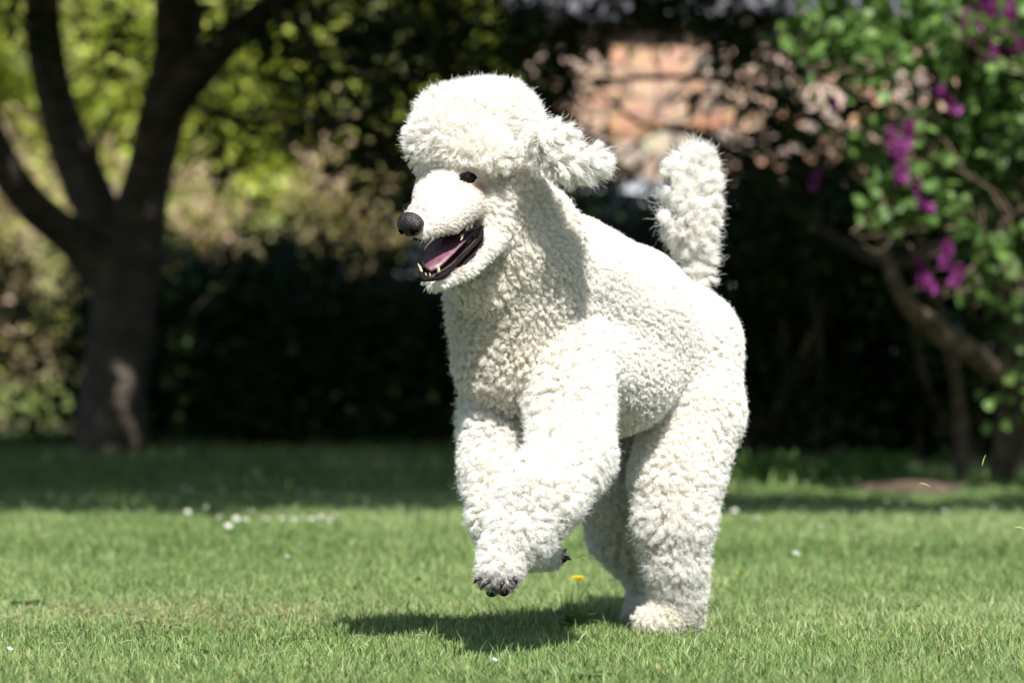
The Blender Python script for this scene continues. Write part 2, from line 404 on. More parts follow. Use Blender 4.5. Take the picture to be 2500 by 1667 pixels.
link('wall', mkj('wall', [box((cx, by0 + .2, bh / 2), (bx1 - bx0, .4, bh)), box((cx, by1 - .2, bh / 2), (bx1 - bx0, .4, bh)),
     box((bx0 + .2, cy, bh / 2), (.4, by1 - by0 - .8, bh)), box((bx1 - .2, cy, bh / 2), (.4, by1 - by0 - .8, bh)),
     (np.array([(bx, y, z) for bx in (bx0 + .01, bx0 + .35, bx1 - .35, bx1 - .01) for y, z in ((by0, bh), (by1, bh), (cy, bh + 1.5))]),
      np.array([[0, 3, 5, 2], [1, 2, 5, 4], [6, 9, 11, 8], [7, 8, 11, 10]]), np.array([[0, 2, 1], [3, 4, 5], [6, 8, 7], [9, 10, 11]]))]), M_stone, ob, smooth=False)
sl_parts = []
for s in (-1, 1):                       # courses of slates, each course a step
    for k in range(12):
        f0 = k / 12; half = (by1 - by0) / 2 + .10
        y = cy + s * half * (1 - f0 - 1 / 24); z = bh - .04 + (1.5 + .04) * (f0 + 1 / 24)
        a = -s * math.atan2(1.54, half)
        R = Matrix.Rotation(a, 3, 'X')
        n_ = 22
        for j in range(n_):
            xx = bx0 - .15 + (bx1 - bx0 + .3) * (j + .5 + (.25 if k % 2 else -.25) * 0) / n_
            sl_parts.append(box((xx, y, z + .09 + random.uniform(0, .006)), ((bx1 - bx0 + .3) / n_ - .008, half / 12 * 1.5, .014), R))
link('roof', mkj('roof', sl_parts), M_slate, ob, smooth=False)
wd = link('window', mkj('window', [box((4.3, by0 - .02, 1.3), (.8, .06, .08)), box((4.3, by0 - .02, 2.1), (.8, .06, .08)), box((3.9, by0 - .02, 1.7), (.07, .06, .74)), box((4.7, by0 - .02, 1.7), (.07, .06, .74)), box((4.3, by0 - .02, 1.7), (.05, .05, .74))]), mat('white_frame', (.7, .7, .68), .5), ob, smooth=False)
link('pane', mkj('pane', [box((4.3, by0 - .006, 1.7), (.74, .02, .74))]), mat('window_glass', (.02, .025, .03), .08, .8), wd, smooth=False)

# ------------------------------------------------------------------ parked car behind the shrubs
M_paint = mat('grey_paint', (.16, .17, .19), .35, .5, metal=.3, coat=.5)
M_glass = mat('car_glass', (.012, .022, .03), .06, .8)
M_tyre = mat('tyre', (.02, .02, .02), .8, .2)
M_alloy = mat('alloy', (.5, .5, .52), .3, .5, metal=1)
M_black = mat('black_trim', (.02, .02, .02), .5, .4)
def loft(profile, ys, insets, bev=.04):
    """side profile (x,z) swept over ys with per-station inset towards its middle"""
    Pf = np.array(profile); c = Pf.mean(0); n = len(Pf); V = []
    for y, s in zip(ys, insets):
        V.append(np.stack([c[0] + (Pf[:, 0] - c[0]) * s, np.full(n, y), c[1] + (Pf[:, 1] - c[1]) * (s * .5 + .5)], 1))
    V = np.concatenate(V); Q = []
    for i in range(len(ys) - 1):
        j = np.arange(n); k = (j + 1) % n; Q.append(np.stack([i * n + j, i * n + k, (i + 1) * n + k, (i + 1) * n + j], 1))
    m = len(ys); V = np.vstack([V, [c[0], ys[0], c[1]], [c[0], ys[-1], c[1]]]); j = np.arange(n); k = (j + 1) % n
    T = np.vstack([np.stack([k, j, np.full(n, m * n)], 1), np.stack([j + (m - 1) * n, k + (m - 1) * n, np.full(n, m * n + 1)], 1)])
    return V, np.concatenate(Q), T
cy0 = 20.7; CX = .75
car = empty('car', (CX, cy0 + .85, 0), 'grey parked car with dark windows hidden behind the shrubs and the dog tail', 'car')
prof = catmull([((x if x > 0 else x * .72) + CX, z) for x, z in [(-2.1, .35), (-2.12, .6), (-2.05, .88), (-1.2, .95), (0, .97), (1.0, .97), (1.7, .9), (2.08, .72), (2.12, .45), (2.0, .28), (0, .25), (-2.0, .28), (-2.1, .35)]], 60)[:-1]
body = link('body', mkj('body', [loft(prof, [cy0, cy0 + .03, cy0 + .12, cy0 + .85, cy0 + 1.58, cy0 + 1.67, cy0 + 1.7], [.97, .99, 1, 1, 1, .99, .97])]), M_paint, car)
cab = catmull([((x if x > 0 else x * .72) + CX, z) for x, z in [(-1.95, .93), (-1.5, 1.28), (-.9, 1.39), (-.1, 1.41), (.45, 1.35), (.85, 1.12), (1.15, .93), (0, .9), (-1.95, .93)]], 48)[:-1]
link('roof', mkj('roof', [loft(cab, [cy0 + .1, cy0 + .2, cy0 + .85, cy0 + 1.5, cy0 + 1.6], [.92, .99, 1, .99, .92])]), M_paint, car)
def winpanel(pts, y, th=.02):
    pts = [((x if x > 0 else x * .72) + CX, z) for x, z in pts]; pts = catmull(pts + [pts[0]], 28)[:-1]
    return loft(pts, [y, y + th], [1, 1])
for name, pts in (('window', [(-1.55, 1.0), (-1.3, 1.22), (-.95, 1.3), (-.62, 1.31), (-.62, 1.0)]), ('window', [(-.52, 1.0), (-.52, 1.32), (-.05, 1.33), (.42, 1.26), (.85, 1.0)])):
    link(name, mkj(name, [winpanel(pts, cy0 + .075, .05)]), M_glass, car)
ws = np.array([(1.10, .98), (.9, 1.13), (.5, 1.36)]) + [CX + .035, 0.02]
link('windscreen', mkj('windscreen', [(np.array([(x, y, z) for x, z in ws for y in (cy0 + .22, cy0 + 1.48)]), np.array([[0, 1, 3, 2], [2, 3, 5, 4]]), None)]), M_glass, car)
for wx in (-.98, 1.32):
    for yy, s in ((cy0 + .1, 1), (cy0 + 1.6, -1)):
        a = np.linspace(0, 2 * np.pi, 29)[:-1]
        ring = [(CX + wx + math.cos(t) * .26, yy, .32 + math.sin(t) * .26) for t in a] + [(CX + wx + .26, yy, .32)]
        wh = link('wheel', mkj('wheel', [tube(ring, [.06] * len(ring), seg=8, n=40, cap=False)]), M_tyre, car)
        sp = [box((CX + wx + math.cos(t) * .1, yy - .03 * s, .32 + math.sin(t) * .1), (.2, .02, .05), Matrix.Rotation(-t, 3, 'Y')) for t in np.arange(5) * 2 * np.pi / 5]
        link('rim', mkj('rim', sp + [ball((CX + wx, yy - .03 * s, .32), (.06, .02, .06))]), M_alloy, wh, smooth=False)
link('headlight', mkj('headlight', [ball((CX + 1.98, cy0 + .18, .68), (.12, .12, .07))]), mat('headlight_glass', (.7, .72, .75), .1, .8), car)
link('headlight', mkj('headlight', [ball((CX + 1.98, cy0 + 1.52, .68), (.12, .12, .07))]), bpy.data.materials['headlight_glass'], car)
link('tail_light', mkj('tail_light', [ball((CX - 1.46, cy0 + .16, .75), (.1, .1, .1))]), mat('red_lamp', (.35, .01, .01), .2, .6), car)
link('wing_mirror', mkj('wing_mirror', [ball((CX + .8, cy0 - .02, 1.0), (.06, .1, .07))]), M_paint, car)
link('door_handle', mkj('door_handle', [box((CX - .35, cy0 - .01, .85), (.16, .03, .03))]), M_black, car)

# ------------------------------------------------------------------ lilac bush, right
lx, ly = W(2330, 1190, 13.4).x, 13.4
li = empty('lilac_bush', (lx, ly, 0), 'lilac bush with purple flower spikes and fresh green leaves at the right', 'lilac')
stems = []
def lw(px, py, d): return tuple(W(px, py, d))
stems += [tube([lw(2620, 1230, 13.9), lw(2520, 980, 13.7), lw(2400, 880, 13.5), lw(2280, 800, 13.3), lw(2200, 720, 13.1), lw(2140, 560, 13.0)], [.055, .05, .046, .04, .03, .012], seg=10, n=40, bump=.05, seed=1),
          tube([lw(2440, 1210, 14.0), lw(2470, 900, 13.8), lw(2485, 600, 13.5), lw(2475, 350, 13.3), lw(2500, 50, 13.3)], [.045, .04, .03, .026, .015], seg=8, n=40, bump=.05, seed=2),
          tube([lw(2350, 1200, 14.2), lw(2330, 900, 14.0), lw(2250, 600, 13.6), lw(2240, 300, 13.4), lw(2200, 60, 13.2)], [.026, .022, .018, .014, .008], seg=8, n=40, bump=.05, seed=3),
          tube([lw(2440, 1200, 14.3), lw(2560, 900, 14.0), lw(2700, 500, 13.6), lw(2750, 200, 13.4)], [.04, .03, .022, .01], seg=8, n=40, bump=.05, seed=5)]
lil = [(2440, 150, 13.2, .20), (2400, 300, 13.1, .22), (2480, 400, 13.2, .17), (2340, 250, 13.1, .15), (2200, 300, 13.0, .12), (2170, 420, 13.0, .08), (2160, 500, 12.9, .07),
       (2270, 480, 12.9, .12), (2400, 600, 13.1, .09), (2180, 520, 12.9, .07), (2430, 620, 12.9, .09), (2460, 230, 13.0, .2), (2250, 60, 13.0, .2), (2080, 120, 12.9, .16), (2130, 180, 12.9, .12),
       (2020, 60, 13.2, .2), (2330, 90, 12.9, .18), (2560, 300, 13.2, .3), (2620, 600, 13.3, .35), (2700, 900, 13.4, .35), (2350, 560, 13.0, .08), (2550, 60, 13.0, .3), (2380, 450, 13.2, .15), (2100, 350, 13.4, .1), (2290, 380, 13.0, .1), (2190, 560, 12.9, .06), (2390, 700, 13.0, .05)]
PL = cloud(clumps_px(lil), 1100, .05, 101)
LC = [(.07, .14, .03), (.12, .23, .05), (.19, .31, .08)]
over = [(lx + r_.uniform(-.7, 1.2), 13.2 + r_.uniform(-.2, 1.4), r_.uniform(1.75, 2.6), r_.uniform(.2, .38)) for k in range(34)]
PO = cloud(over, 420, .2, 102)
link('foliage', mkj('foliage', [leaves(PL, .054, LC, aspect=.85, fine=True, seed=103, up=.35), leaves(PO, .07, LC, aspect=.85, seed=104)]), M_leaf, li)
link('stem', mkj('stem', stems + twigs([tuple(W(a, b, c)) for a, b, c, r in lil], 90, .16, .006, 105)), M_twig, li)
def panicle(c, length, width, ang, seed):
    r_ = np.random.default_rng(seed); n = int(900 * length / .2)
    t = r_.random(n) ** .8; a = r_.uniform(0, 6.28, n)
    rad = width * (1 - t * .75) * (.55 + .45 * np.sin(t * 23 + seed) ** 2) * r_.random(n) ** .35
    P = np.stack([np.cos(a) * rad, np.sin(a) * rad, (t - .5) * length], 1)
    R = np.array(Matrix.Rotation(ang, 3, 'Y')); P = P @ R.T + np.array(c)
    out = P - np.array(c); out /= np.linalg.norm(out, axis=1)[:, None] + 1e-9
    V, Q, T, C = leaves(P, .016, [(.17, .015, .12), (.30, .04, .23), (.50, .16, .42)], aspect=1.0, seed=seed, up=.1, dirs=out)
    return V, Q, T, C
pan = [(2400, 30, 12.9, .2, .05, .1), (2465, 60, 12.9, .2, .05, -.2), (2430, 110, 12.9, .14, .05, .4), (2360, 70, 12.9, .12, .034, .0), (2392, 60, 13.0, .17, .038, .1), (2440, 95, 13.0, .15, .035, -.15), (2415, 20, 12.95, .16, .036, .3), (2475, 35, 13.0, .15, .034, -.1), (2345, 95, 13.0, .09, .025, .2),
       (2292, 190, 12.9, .12, .026, .15), (2318, 250, 12.9, .10, .022, -.7), (2180, 345, 12.85, .09, .028, -.2), (2215, 330, 12.85, .10, .026, .25), (2200, 405, 12.8, .12, .028, .05),
       (2245, 470, 12.85, .09, .018, -.2), (2262, 500, 12.85, .05, .014, -.8), (2310, 620, 12.85, .08, .024, .2), (2250, 660, 12.9, .07, .022, -.4), (2335, 675, 12.9, .07, .026, .4), (2265, 695, 12.85, .06, .02, -.9),
       (2035, 255, 13.2, .035, .014, 0), (1990, 440, 13.2, .06, .018, .3), (2370, 150, 13.0, .06, .02, .5)]
for i, (px, py, d, L_, wd_, an) in enumerate(pan):
    V, Q, T, C = panicle(tuple(W(px, py, d)), L_ * .92, wd_ * .82, an, 200 + i)
    link('flower_spike', mk('flower_spike', V, Q, T, C), M_petal, li)

# dark shrubs behind the lilac
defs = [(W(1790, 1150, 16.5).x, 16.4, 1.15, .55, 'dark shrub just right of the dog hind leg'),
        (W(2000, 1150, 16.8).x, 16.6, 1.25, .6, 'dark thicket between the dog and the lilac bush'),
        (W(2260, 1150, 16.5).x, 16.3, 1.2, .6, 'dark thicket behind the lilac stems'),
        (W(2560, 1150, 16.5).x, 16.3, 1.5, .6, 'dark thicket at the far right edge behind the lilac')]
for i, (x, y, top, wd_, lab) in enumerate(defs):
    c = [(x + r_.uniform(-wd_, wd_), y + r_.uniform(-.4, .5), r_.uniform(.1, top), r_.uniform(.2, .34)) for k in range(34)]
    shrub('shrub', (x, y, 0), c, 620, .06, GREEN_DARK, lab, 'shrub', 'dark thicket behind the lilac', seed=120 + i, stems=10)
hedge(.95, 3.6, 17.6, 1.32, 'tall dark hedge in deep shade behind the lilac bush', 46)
# a slim dark tree whose canopy shades the thicket and frames the wall
e = empty('tree', (W(2450, 1150, 15.6).x, 15.6, 0), 'slender dark tree behind the lilac with twigs crossing the stone wall', 'tree')
tx = W(2450, 1150, 15.6).x
tb = [([(tx, 15.6, -.05), (tx + .05, 15.6, .8), (tx - .05, 15.5, 1.6), (tx + .1, 15.3, 2.6), (tx, 15.2, 3.6)], [.045, .04, .035, .03, .02]),
      ([(tx, 15.6, 1.1), lw(2200, 640, 15.6), lw(1975, 540, 15.6), lw(1850, 420, 15.7), lw(1700, 330, 15.8), lw(1560, 300, 15.9), lw(1440, 200, 16)], [.034, .03, .024, .019, .015, .010, .005]),
      ([(tx, 15.6, 1.3), lw(2200, 400, 15.6), lw(1970, 280, 15.6), lw(1800, 200, 15.6), lw(1640, 190, 15.6), lw(1450, 195, 15.5)], [.03, .026, .02, .016, .012, .008]),
      ([lw(1980, 450, 15.6), lw(1880, 370, 15.4), lw(1800, 350, 15.3), lw(1650, 300, 15.2)], [.016, .012, .010, .005])]
fr = [(1300, 150, 16, .2), (1340, 220, 16, .17), (1290, 320, 16, .2), (1400, 110, 15.9, .1), (1930, 250, 15.4, .2), (1900, 330, 15.6, .16), (1300, 20, 15.6, .25), (1680, 15, 15.4, .22), (1560, 20, 15.5, .2), (1450, 90, 15.8, .1), (1820, 120, 15.3, .2), (1330, 250, 16, .2), (1370, 420, 16, .12), (1620, 60, 15.6, .12), (1500, 400, 16, .08), (1700, 440, 16, .12), (1850, 470, 15.8, .15),(1400, 60, 15.8, .2), (1500, 25, 15.6, .18), (1620, 30, 15.5, .22), (1750, 60, 15.4, .25), (1870, 60, 15.2, .3), (1950, 160, 15, .25), (1390, 200, 16, .22), (1400, 350, 16, .16),
      (1780, 130, 15.5, .13), (1850, 250, 15.3, .16), (1930, 330, 15.3, .2), (1990, 450, 15.5, .3), (1880, 400, 15.6, .13), (1700, 250, 15.8, .09), (1740, 370, 15.8, .08), (1860, 560, 15.7, .22), (2080, 600, 15.7, .25), (1800, 640, 15.9, .2), (1960, 660, 15.8, .25), (2180, 700, 15.9, .3), (1900, 480, 15.8, .1), (1330, 100, 15.8, .2), (1260, 60, 15.6, .25),
      (2100, 260, 15.0, .25), (2250, 420, 15.0, .25), (2060, 430, 15.3, .25), (2400, 560, 15.2, .3), (2320, 330, 14.8, .3), (2150, 90, 15.0, .3), (2400, 100, 14.8, .35), (2450, 800, 15.5, .3)]
Pf = cloud(clumps_px(fr), 620, .05, 131)
cc = []
for k in range(120):
    x = r_.uniform(.9, 4.2); y = r_.uniform(13.6, 17.3); z = r_.uniform(2.4, 4.6)
    cc.append((x, y, z, r_.uniform(.35, .6)))
for k in range(46):  # unseen leaf strip, added to shade the lawn before the lilac
    cc.append((r_.uniform(1.2, 4.0), r_.uniform(9.9, 10.7), r_.uniform(2.35, 3.1), r_.uniform(.28, .45)))
tb += [([(tx, 15.3, 2.6), (tx + .2, 13.6, 3.0), (tx + .3, 11.8, 3.1), (tx + .5, 10.3, 2.8)], [.04, .03, .02, .01]), ([(tx + .2, 13.6, 3.0), (tx + 1, 12, 3.1), (tx + 1.8, 10.4, 2.8)], [.025, .018, .008])]  # limbs added to carry that shading strip
link('trunk', mkj('trunk', limb_set(tb, 5) + twigs([tuple(W(a, b, c)) for a, b, c, r in fr], 150, .22, .007, 133)), M_bark, e)
link('crown', mkj('crown', [leaves(Pf, .06, [(.03, .06, .015), (.055, .11, .025)], seed=134), leaves(cloud(cc, 230, .15, 135), .12, GREEN_DARK, seed=136)]), M_leaf, e)

# ================================================================== THE POODLE
# region: length mm, curl radius mm, turns, clumping, clump spacing mm, flow along the skin, density /cm2, hair radius mm
REG = {
 'top':   (32, 3.0, 1.6, .55, 8, .15, 38, .25),
 'face':  (8, .9, .7, .45, 6, 1.9, 50, .22),
 'cheek': (17, 2.8, 1.0, .6, 10, .9, 30, .27),
 'jaw':   (14, 1.0, .6, .65, 6, .9, 34, .25),
 'ear':   (42, 3.2, 1.8, .55, 11, 1.2, 56, .28),
 'neck':  (23, 3.8, 1.9, .70, 10, .8, 38, .25),
 'chest': (27, 4.0, 1.9, .64, 10, .8, 42, .25),
 'back':  (10, 1.4, .8, .30, 6, .6, 40, .24),
 'flank': (21, 3.8, 1.9, .70, 10, .8, 38, .26),
 'rump':  (20, 3.0, 1.5, .52, 10, .5, 38, .25),
 'leg':   (29, 4.0, 1.7, .50, 10, .55, 44, .24),
 'paw':   (19, 3.0, 1.3, .55, 9, .6, 38, .25),
 'tail':  (46, 6.0, 1.5, .62, 13, .7, 66, .27),
}
RN = list(REG)
PR = []
def cone(a, b, reg, k=.012, core=.72):
    """tapered limb between a and b = (photo px, py, distance, outer radius px); the coat's depth is taken off"""
    out = []
    for q in (a, b):
        p = np.array(W(q[0], q[1], q[2])); r = q[3] * q[2] / F - core * REG[reg][0] * .001
        out.append((p, max(r, .004)))
    PR.append((out[0][0], out[0][1], out[1][0], out[1][1], RN.index(reg), k))
def chain(pts, reg, k=.012, core=.72):
    regs = [reg] * (len(pts) - 1) if isinstance(reg, str) else reg
    for i in range(len(pts) - 1): cone(pts[i], pts[i + 1], regs[i], k, core)
# trunk
chain([(1275, 720, 6.66, 178), (1290, 880, 6.66, 158)], 'chest', .03)
chain([(1200, 740, 6.67, 115), (1220, 890, 6.67, 104), (1255, 975, 6.69, 66)], 'chest', .04)
chain([(1345, 700, 6.70, 150), (1500, 790, 6.86, 158), (1650, 870, 7.03, 148)], 'flank', .03)
chain([(1395, 640, 6.70, 120), (1545, 735, 6.88, 128), (1655, 830, 7.05, 138)], 'back', .03)
chain([(1380, 890, 6.68, 150), (1500, 915, 6.84, 148), (1630, 880, 7.02, 120)], 'flank', .03)
# neck and head
chain([(1245, 480, 6.545, 105), (1285, 600, 6.60, 148), (1300, 700, 6.64, 165)], 'neck', .03)
chain([(1170, 590, 6.56, 62), (1185, 680, 6.57, 95)], 'neck', .03)
chain([(1160, 430, 6.52, 92), (1215, 440, 6.56, 85)], 'cheek', .012)
cone((1185, 500, 6.495, 62), (1205, 545, 6.50, 60), 'cheek', .012)
for a, b in (((1085, 330, 6.50, 95), (1240, 320, 6.58, 98)), ((1095, 295, 6.53, 94), (1222, 288, 6.57, 98)), ((1135, 275, 6.55, 82), (1215, 268, 6.60, 80)),
             ((1045, 332, 6.50, 66), (1200, 362, 6.475, 62))):
    cone(a, b, 'top', .012)
cone((1042, 360, 6.490, 60), (1110, 366, 6.463, 52), 'top', .03)
cone((1048, 405, 6.505, 50), (1115, 400, 6.478, 48), 'cheek', .035)
cone((1110, 370, 6.460, 50), (1210, 392, 6.456, 54), 'top', .03)
chain([(1105, 450, 6.485, 70), (1060, 500, 6.435, 50), (1018, 544, 6.395, 42)], 'face', .012, .6)
chain([(1135, 498, 6.465, 54), (1088, 538, 6.425, 44), (1028, 560, 6.394, 38)], 'face', .008, .6)
chain([(1062, 430, 6.52, 46), (1040, 490, 6.47, 38)], 'face', .012, .6)
chain([(1120, 402, 6.475, 44), (1165, 422, 6.475, 40)], 'face', .010, .6)
chain([(1200, 580, 6.485, 46), (1142, 650, 6.44, 34), (1062, 692, 6.40, 27)], 'jaw', .006, .6)
chain([(1165, 595, 6.56, 30), (1110, 652, 6.50, 28), (1052, 692, 6.425, 25)], 'jaw', .006, .6)
# ears
chain([(1262, 350, 6.47, 50), (1330, 340, 6.44, 66), (1372, 338, 6.44, 58)], 'ear', .008, .75)
chain([(1320, 380, 6.45, 64), (1390, 400, 6.43, 68), (1436, 396, 6.43, 68)], 'ear', .008, .75)
chain([(1385, 415, 6.43, 54), (1436, 418, 6.43, 58)], 'ear', .008, .75)
chain([(1030, 330, 6.58, 50), (1006, 300, 6.60, 42)], 'ear', .008, .75)
# tail
chain([(1698, 760, 7.14, 56), (1706, 640, 7.16, 60), (1678, 520, 7.17, 92), (1690, 430, 7.17, 74), (1706, 380, 7.17, 44)], 'tail', .010, .85)
chain([(1650, 470, 7.16, 50), (1640, 500, 7.16, 52)], 'tail', .01, .8)
# near hind leg
chain([(1670, 850, 7.03, 152), (1690, 1000, 6.97, 130), (1650, 1170, 6.90, 120)], ['rump', 'rump'], .02)
chain([(1650, 1170, 6.90, 120), (1645, 1270, 6.87, 104), (1650, 1370, 6.87, 82), (1655, 1450, 6.89, 72), (1655, 1492, 6.90, 66)], 'leg', .015)
chain([(1658, 1480, 6.90, 62), (1660, 1505, 6.91, 58), (1625, 1512, 6.87, 54), (1583, 1518, 6.84, 46)], 'paw', .015)
# far hind leg
chain([(1610, 880, 7.16, 130), (1560, 1040, 7.13, 112), (1500, 1210, 7.03, 95)], 'leg', .015)
chain([(1500, 1210, 7.03, 95), (1515, 1300, 7.08, 85), (1565, 1400, 7.16, 54), (1580, 1445, 7.18, 50)], 'leg', .012)
chain([(1580, 1445, 7.18, 50), (1580, 1490, 7.17, 46), (1550, 1498, 7.09, 40)], 'paw', .010)
# near foreleg (the dog's left)
chain([(1385, 850, 6.63, 118), (1392, 980, 6.57, 112), (1395, 1110, 6.50, 112)], 'leg', .015)
chain([(1395, 1110, 6.50, 112), (1320, 1215, 6.42, 112), (1270, 1300, 6.385, 90), (1232, 1352, 6.37, 66)], 'leg', .012)
chain([(1232, 1352, 6.37, 66), (1218, 1392, 6.35, 60)], 'paw', .010)
for q in ((1178, 1420, 6.325, 27), (1208, 1430, 6.315, 28), (1240, 1425, 6.32, 27), (1262, 1412, 6.335, 24)): cone((1215, 1388, 6.35, 45), q, 'paw', .004)
# far foreleg, folded under
chain([(1225, 900, 6.70, 105), (1203, 1040, 6.68, 92), (1205, 1160, 6.62, 94), (1210, 1270, 6.54, 74), (1222, 1322, 6.53, 60)], 'leg', .012)
chain([(1222, 1322, 6.53, 58), (1295, 1350, 6.58, 48), (1345, 1358, 6.62, 40)], 'paw', .010)

PA = np.array([p[0] for p in PR]); PB = np.array([p[2] for p in PR]); RA = np.array([p[1] for p in PR]); RB = np.array([p[3] for p in PR])
def sdcone(P, i):
    a, b = PA[i].astype(np.float32), PB[i].astype(np.float32); ba = b - a; l2 = float(ba @ ba)
    t = np.clip(((P - a) @ ba) / l2, 0, 1) if l2 > 1e-10 else np.zeros(P.shape[:-1], np.float32)
    q = P - a - t[..., None] * ba
    return np.sqrt((q * q).sum(-1)) - (RA[i] + (RB[i] - RA[i]) * t)
H = 0.0042
lo = (np.minimum(PA - RA[:, None], PB - RB[:, None])).min(0) - .03; hi = (np.maximum(PA + RA[:, None], PB + RB[:, None])).max(0) + .03
ng = np.ceil((hi - lo) / H).astype(int) + 1
Fd = np.full(ng, .08, np.float32)
gx = [lo[a] + np.arange(ng[a]) * H for a in range(3)]
for i in range(len(PR)):
    k = PR[i][5]; m = k + .03
    l = np.maximum(((np.minimum(PA[i] - RA[i], PB[i] - RB[i]) - m - lo) / H).astype(int), 0)
    h = np.minimum(((np.maximum(PA[i] + RA[i], PB[i] + RB[i]) + m - lo) / H).astype(int) + 2, ng)
    G3 = np.stack(np.meshgrid(*[gx[a][l[a]:h[a]] for a in range(3)], indexing='ij'), -1).astype(np.float32)
    d = sdcone(G3, i); s = Fd[l[0]:h[0], l[1]:h[1], l[2]:h[2]]
    hh = np.clip(k - np.abs(s - d), 0, None) / k
    Fd[l[0]:h[0], l[1]:h[1], l[2]:h[2]] = np.minimum(s, d) - hh * hh * k * .25
def surface_nets(Fd, lo, H):
    ins = Fd < 0; c = [ins[x:ins.shape[0] - 1 + x, y:ins.shape[1] - 1 + y, z:ins.shape[2] - 1 + z] for x in (0, 1) for y in (0, 1) for z in (0, 1)]
    anyi = np.zeros_like(c[0]); alli = np.ones_like(c[0])
    for q in c: anyi |= q; alli &= q
    act = anyi & ~alli; I = np.argwhere(act); idx = np.full(act.shape, -1, np.int32); idx[act] = np.arange(len(I))
    offs = np.array([(x, y, z) for x in (0, 1) for y in (0, 1) for z in (0, 1)])
    vals = np.stack([Fd[I[:, 0] + o[0], I[:, 1] + o[1], I[:, 2] + o[2]] for o in offs], 1)
    acc = np.zeros((len(I), 3)); cnt = np.zeros(len(I))
    for a in range(8):
        for b in range(a + 1, 8):
            if np.abs(offs[a] - offs[b]).sum() != 1: continue
            va, vb = vals[:, a], vals[:, b]; cr = (va < 0) != (vb < 0)
            t = np.where(cr, va / np.where(cr, va - vb, 1), 0)
            acc += np.where(cr[:, None], offs[a] + t[:, None] * (offs[b] - offs[a]), 0); cnt += cr
    V = lo + (I + acc / cnt[:, None]) * H; Q = []
    for ax in range(3):
        u, v = [(1, 2), (2, 0), (0, 1)][ax]
        s0 = [slice(None)] * 3; s1 = [slice(None)] * 3; s0[ax] = slice(0, -1); s1[ax] = slice(1, None)
        A, B = ins[tuple(s0)], ins[tuple(s1)]; E = np.argwhere(A != B)
        E = E[(E[:, u] > 0) & (E[:, v] > 0) & (E[:, u] < ins.shape[u] - 1) & (E[:, v] < ins.shape[v] - 1)]
        du = np.zeros(3, int); du[u] = 1; dv = np.zeros(3, int); dv[v] = 1
        q = np.stack([idx[tuple((E - du - dv).T)], idx[tuple((E - dv).T)], idx[tuple(E.T)], idx[tuple((E - du).T)]], 1)
        fl = ~A[tuple(E.T)]; q[fl] = q[fl][:, ::-1]; Q.append(q)
    return V, np.concatenate(Q)
BV, BQ = surface_nets(Fd, lo, H)
del Fd
# trilinear-ish smoothing
for it in range(3):
    acc = np.zeros_like(BV); cn = np.zeros(len(BV))
    for a in range(4):
        np.add.at(acc, BQ[:, a], BV[BQ[:, (a + 1) % 4]] + BV[BQ[:, (a + 3) % 4]]); np.add.at(cn, BQ[:, a], 2)
    BV = BV * .5 + .5 * acc / cn[:, None]
bvh = BVHTree.FromPolygons([tuple(v) for v in BV], [tuple(q) for q in BQ.tolist()])
def surf(px, py):
    o = Vector((0, 0, CH)); d = (W(px, py, 6.5) - o).normalized()
    loc, n, i, dd = bvh.ray_cast(o, d)
    return (loc, n) if loc else (W(px, py, 6.5), Vector((0, -1, 0)))
fn = np.cross(BV[BQ[:, 2]] - BV[BQ[:, 0]], BV[BQ[:, 3]] - BV[BQ[:, 1]])
farea = .5 * np.linalg.norm(fn, axis=1); fnn = fn / (2 * farea[:, None] + 1e-12)
vn = np.zeros_like(BV)
for a in range(4): np.add.at(vn, BQ[:, a], fn)
vn /= np.linalg.norm(vn, axis=1)[:, None] + 1e-12

# region weights at every vertex
Wr = np.zeros((len(BV), len(RN)))
for i in range(len(PR)):
    Wr[:, PR[i][4]] = np.maximum(Wr[:, PR[i][4]], np.exp(-np.maximum(sdcone(BV, i), 0) / .010))
Wr /= Wr.sum(1)[:, None] + 1e-9
PRM = np.array([REG[n] for n in RN]); VP = Wr @ PRM
nz1 = vnoise(BV, 22, 31, 3); nz2 = vnoise(BV, 45, 32, 3); nz3 = vnoise(BV, 14, 33, 3)
VP[:, 0] *= .82 + .36 * nz1; VP[:, 4] *= .62 + .8 * nz2; VP[:, 3] *= .85 + .35 * nz3; VP[:, 1] *= .7 + .6 * nz1

dog = empty('poodle', (float(W(1480, 900, 6.9).x), 6.9, 0), 'white curly coated standard poodle bounding across the sunny lawn, mouth open, ears flying', 'dog')
M_skin = mat('poodle_skin', (.8, .76, .68), .9, .1, attr=True)
eye_n = surf(1141, 434); hx0 = np.array([.80, -.60, 0]); _e = np.array(eye_n[0]); _c = np.array(W(1085, 440, 6.49)); _m = _e - 2 * ((_e - _c) @ hx0) * hx0
_f = bvh.find_nearest(Vector(_m)); eye_f = (_f[0], _f[1])
bpx = 1250 + BV[:, 0] * F / BV[:, 1]
inm = ((Wr[:, RN.index('jaw')] > .4) & (vn[:, 2] > .35) & (bpx < 1185)) | ((Wr[:, RN.index('face')] > .4) & (vn[:, 2] < -.75) & (bpx < 1170))
ve = BV - np.array(eye_n[0]); inm |= (ve[:, 0] / .017) ** 2 + (ve[:, 2] / .010) ** 2 + (ve[:, 1] / .018) ** 2 < 1
ve = BV - np.array(eye_f[0]); inm |= (ve ** 2).sum(1) < .011 ** 2
bcol = np.where(inm[:, None], np.array([.018, .011, .012]), np.array([.78, .73, .64]) * (.9 + .2 * vnoise(BV, 60, 61, 3))[:, None])
body = link('body', mk('body', BV, BQ, None, bcol), M_skin, dog)

nose_c = W(1003, 550, 6.374)
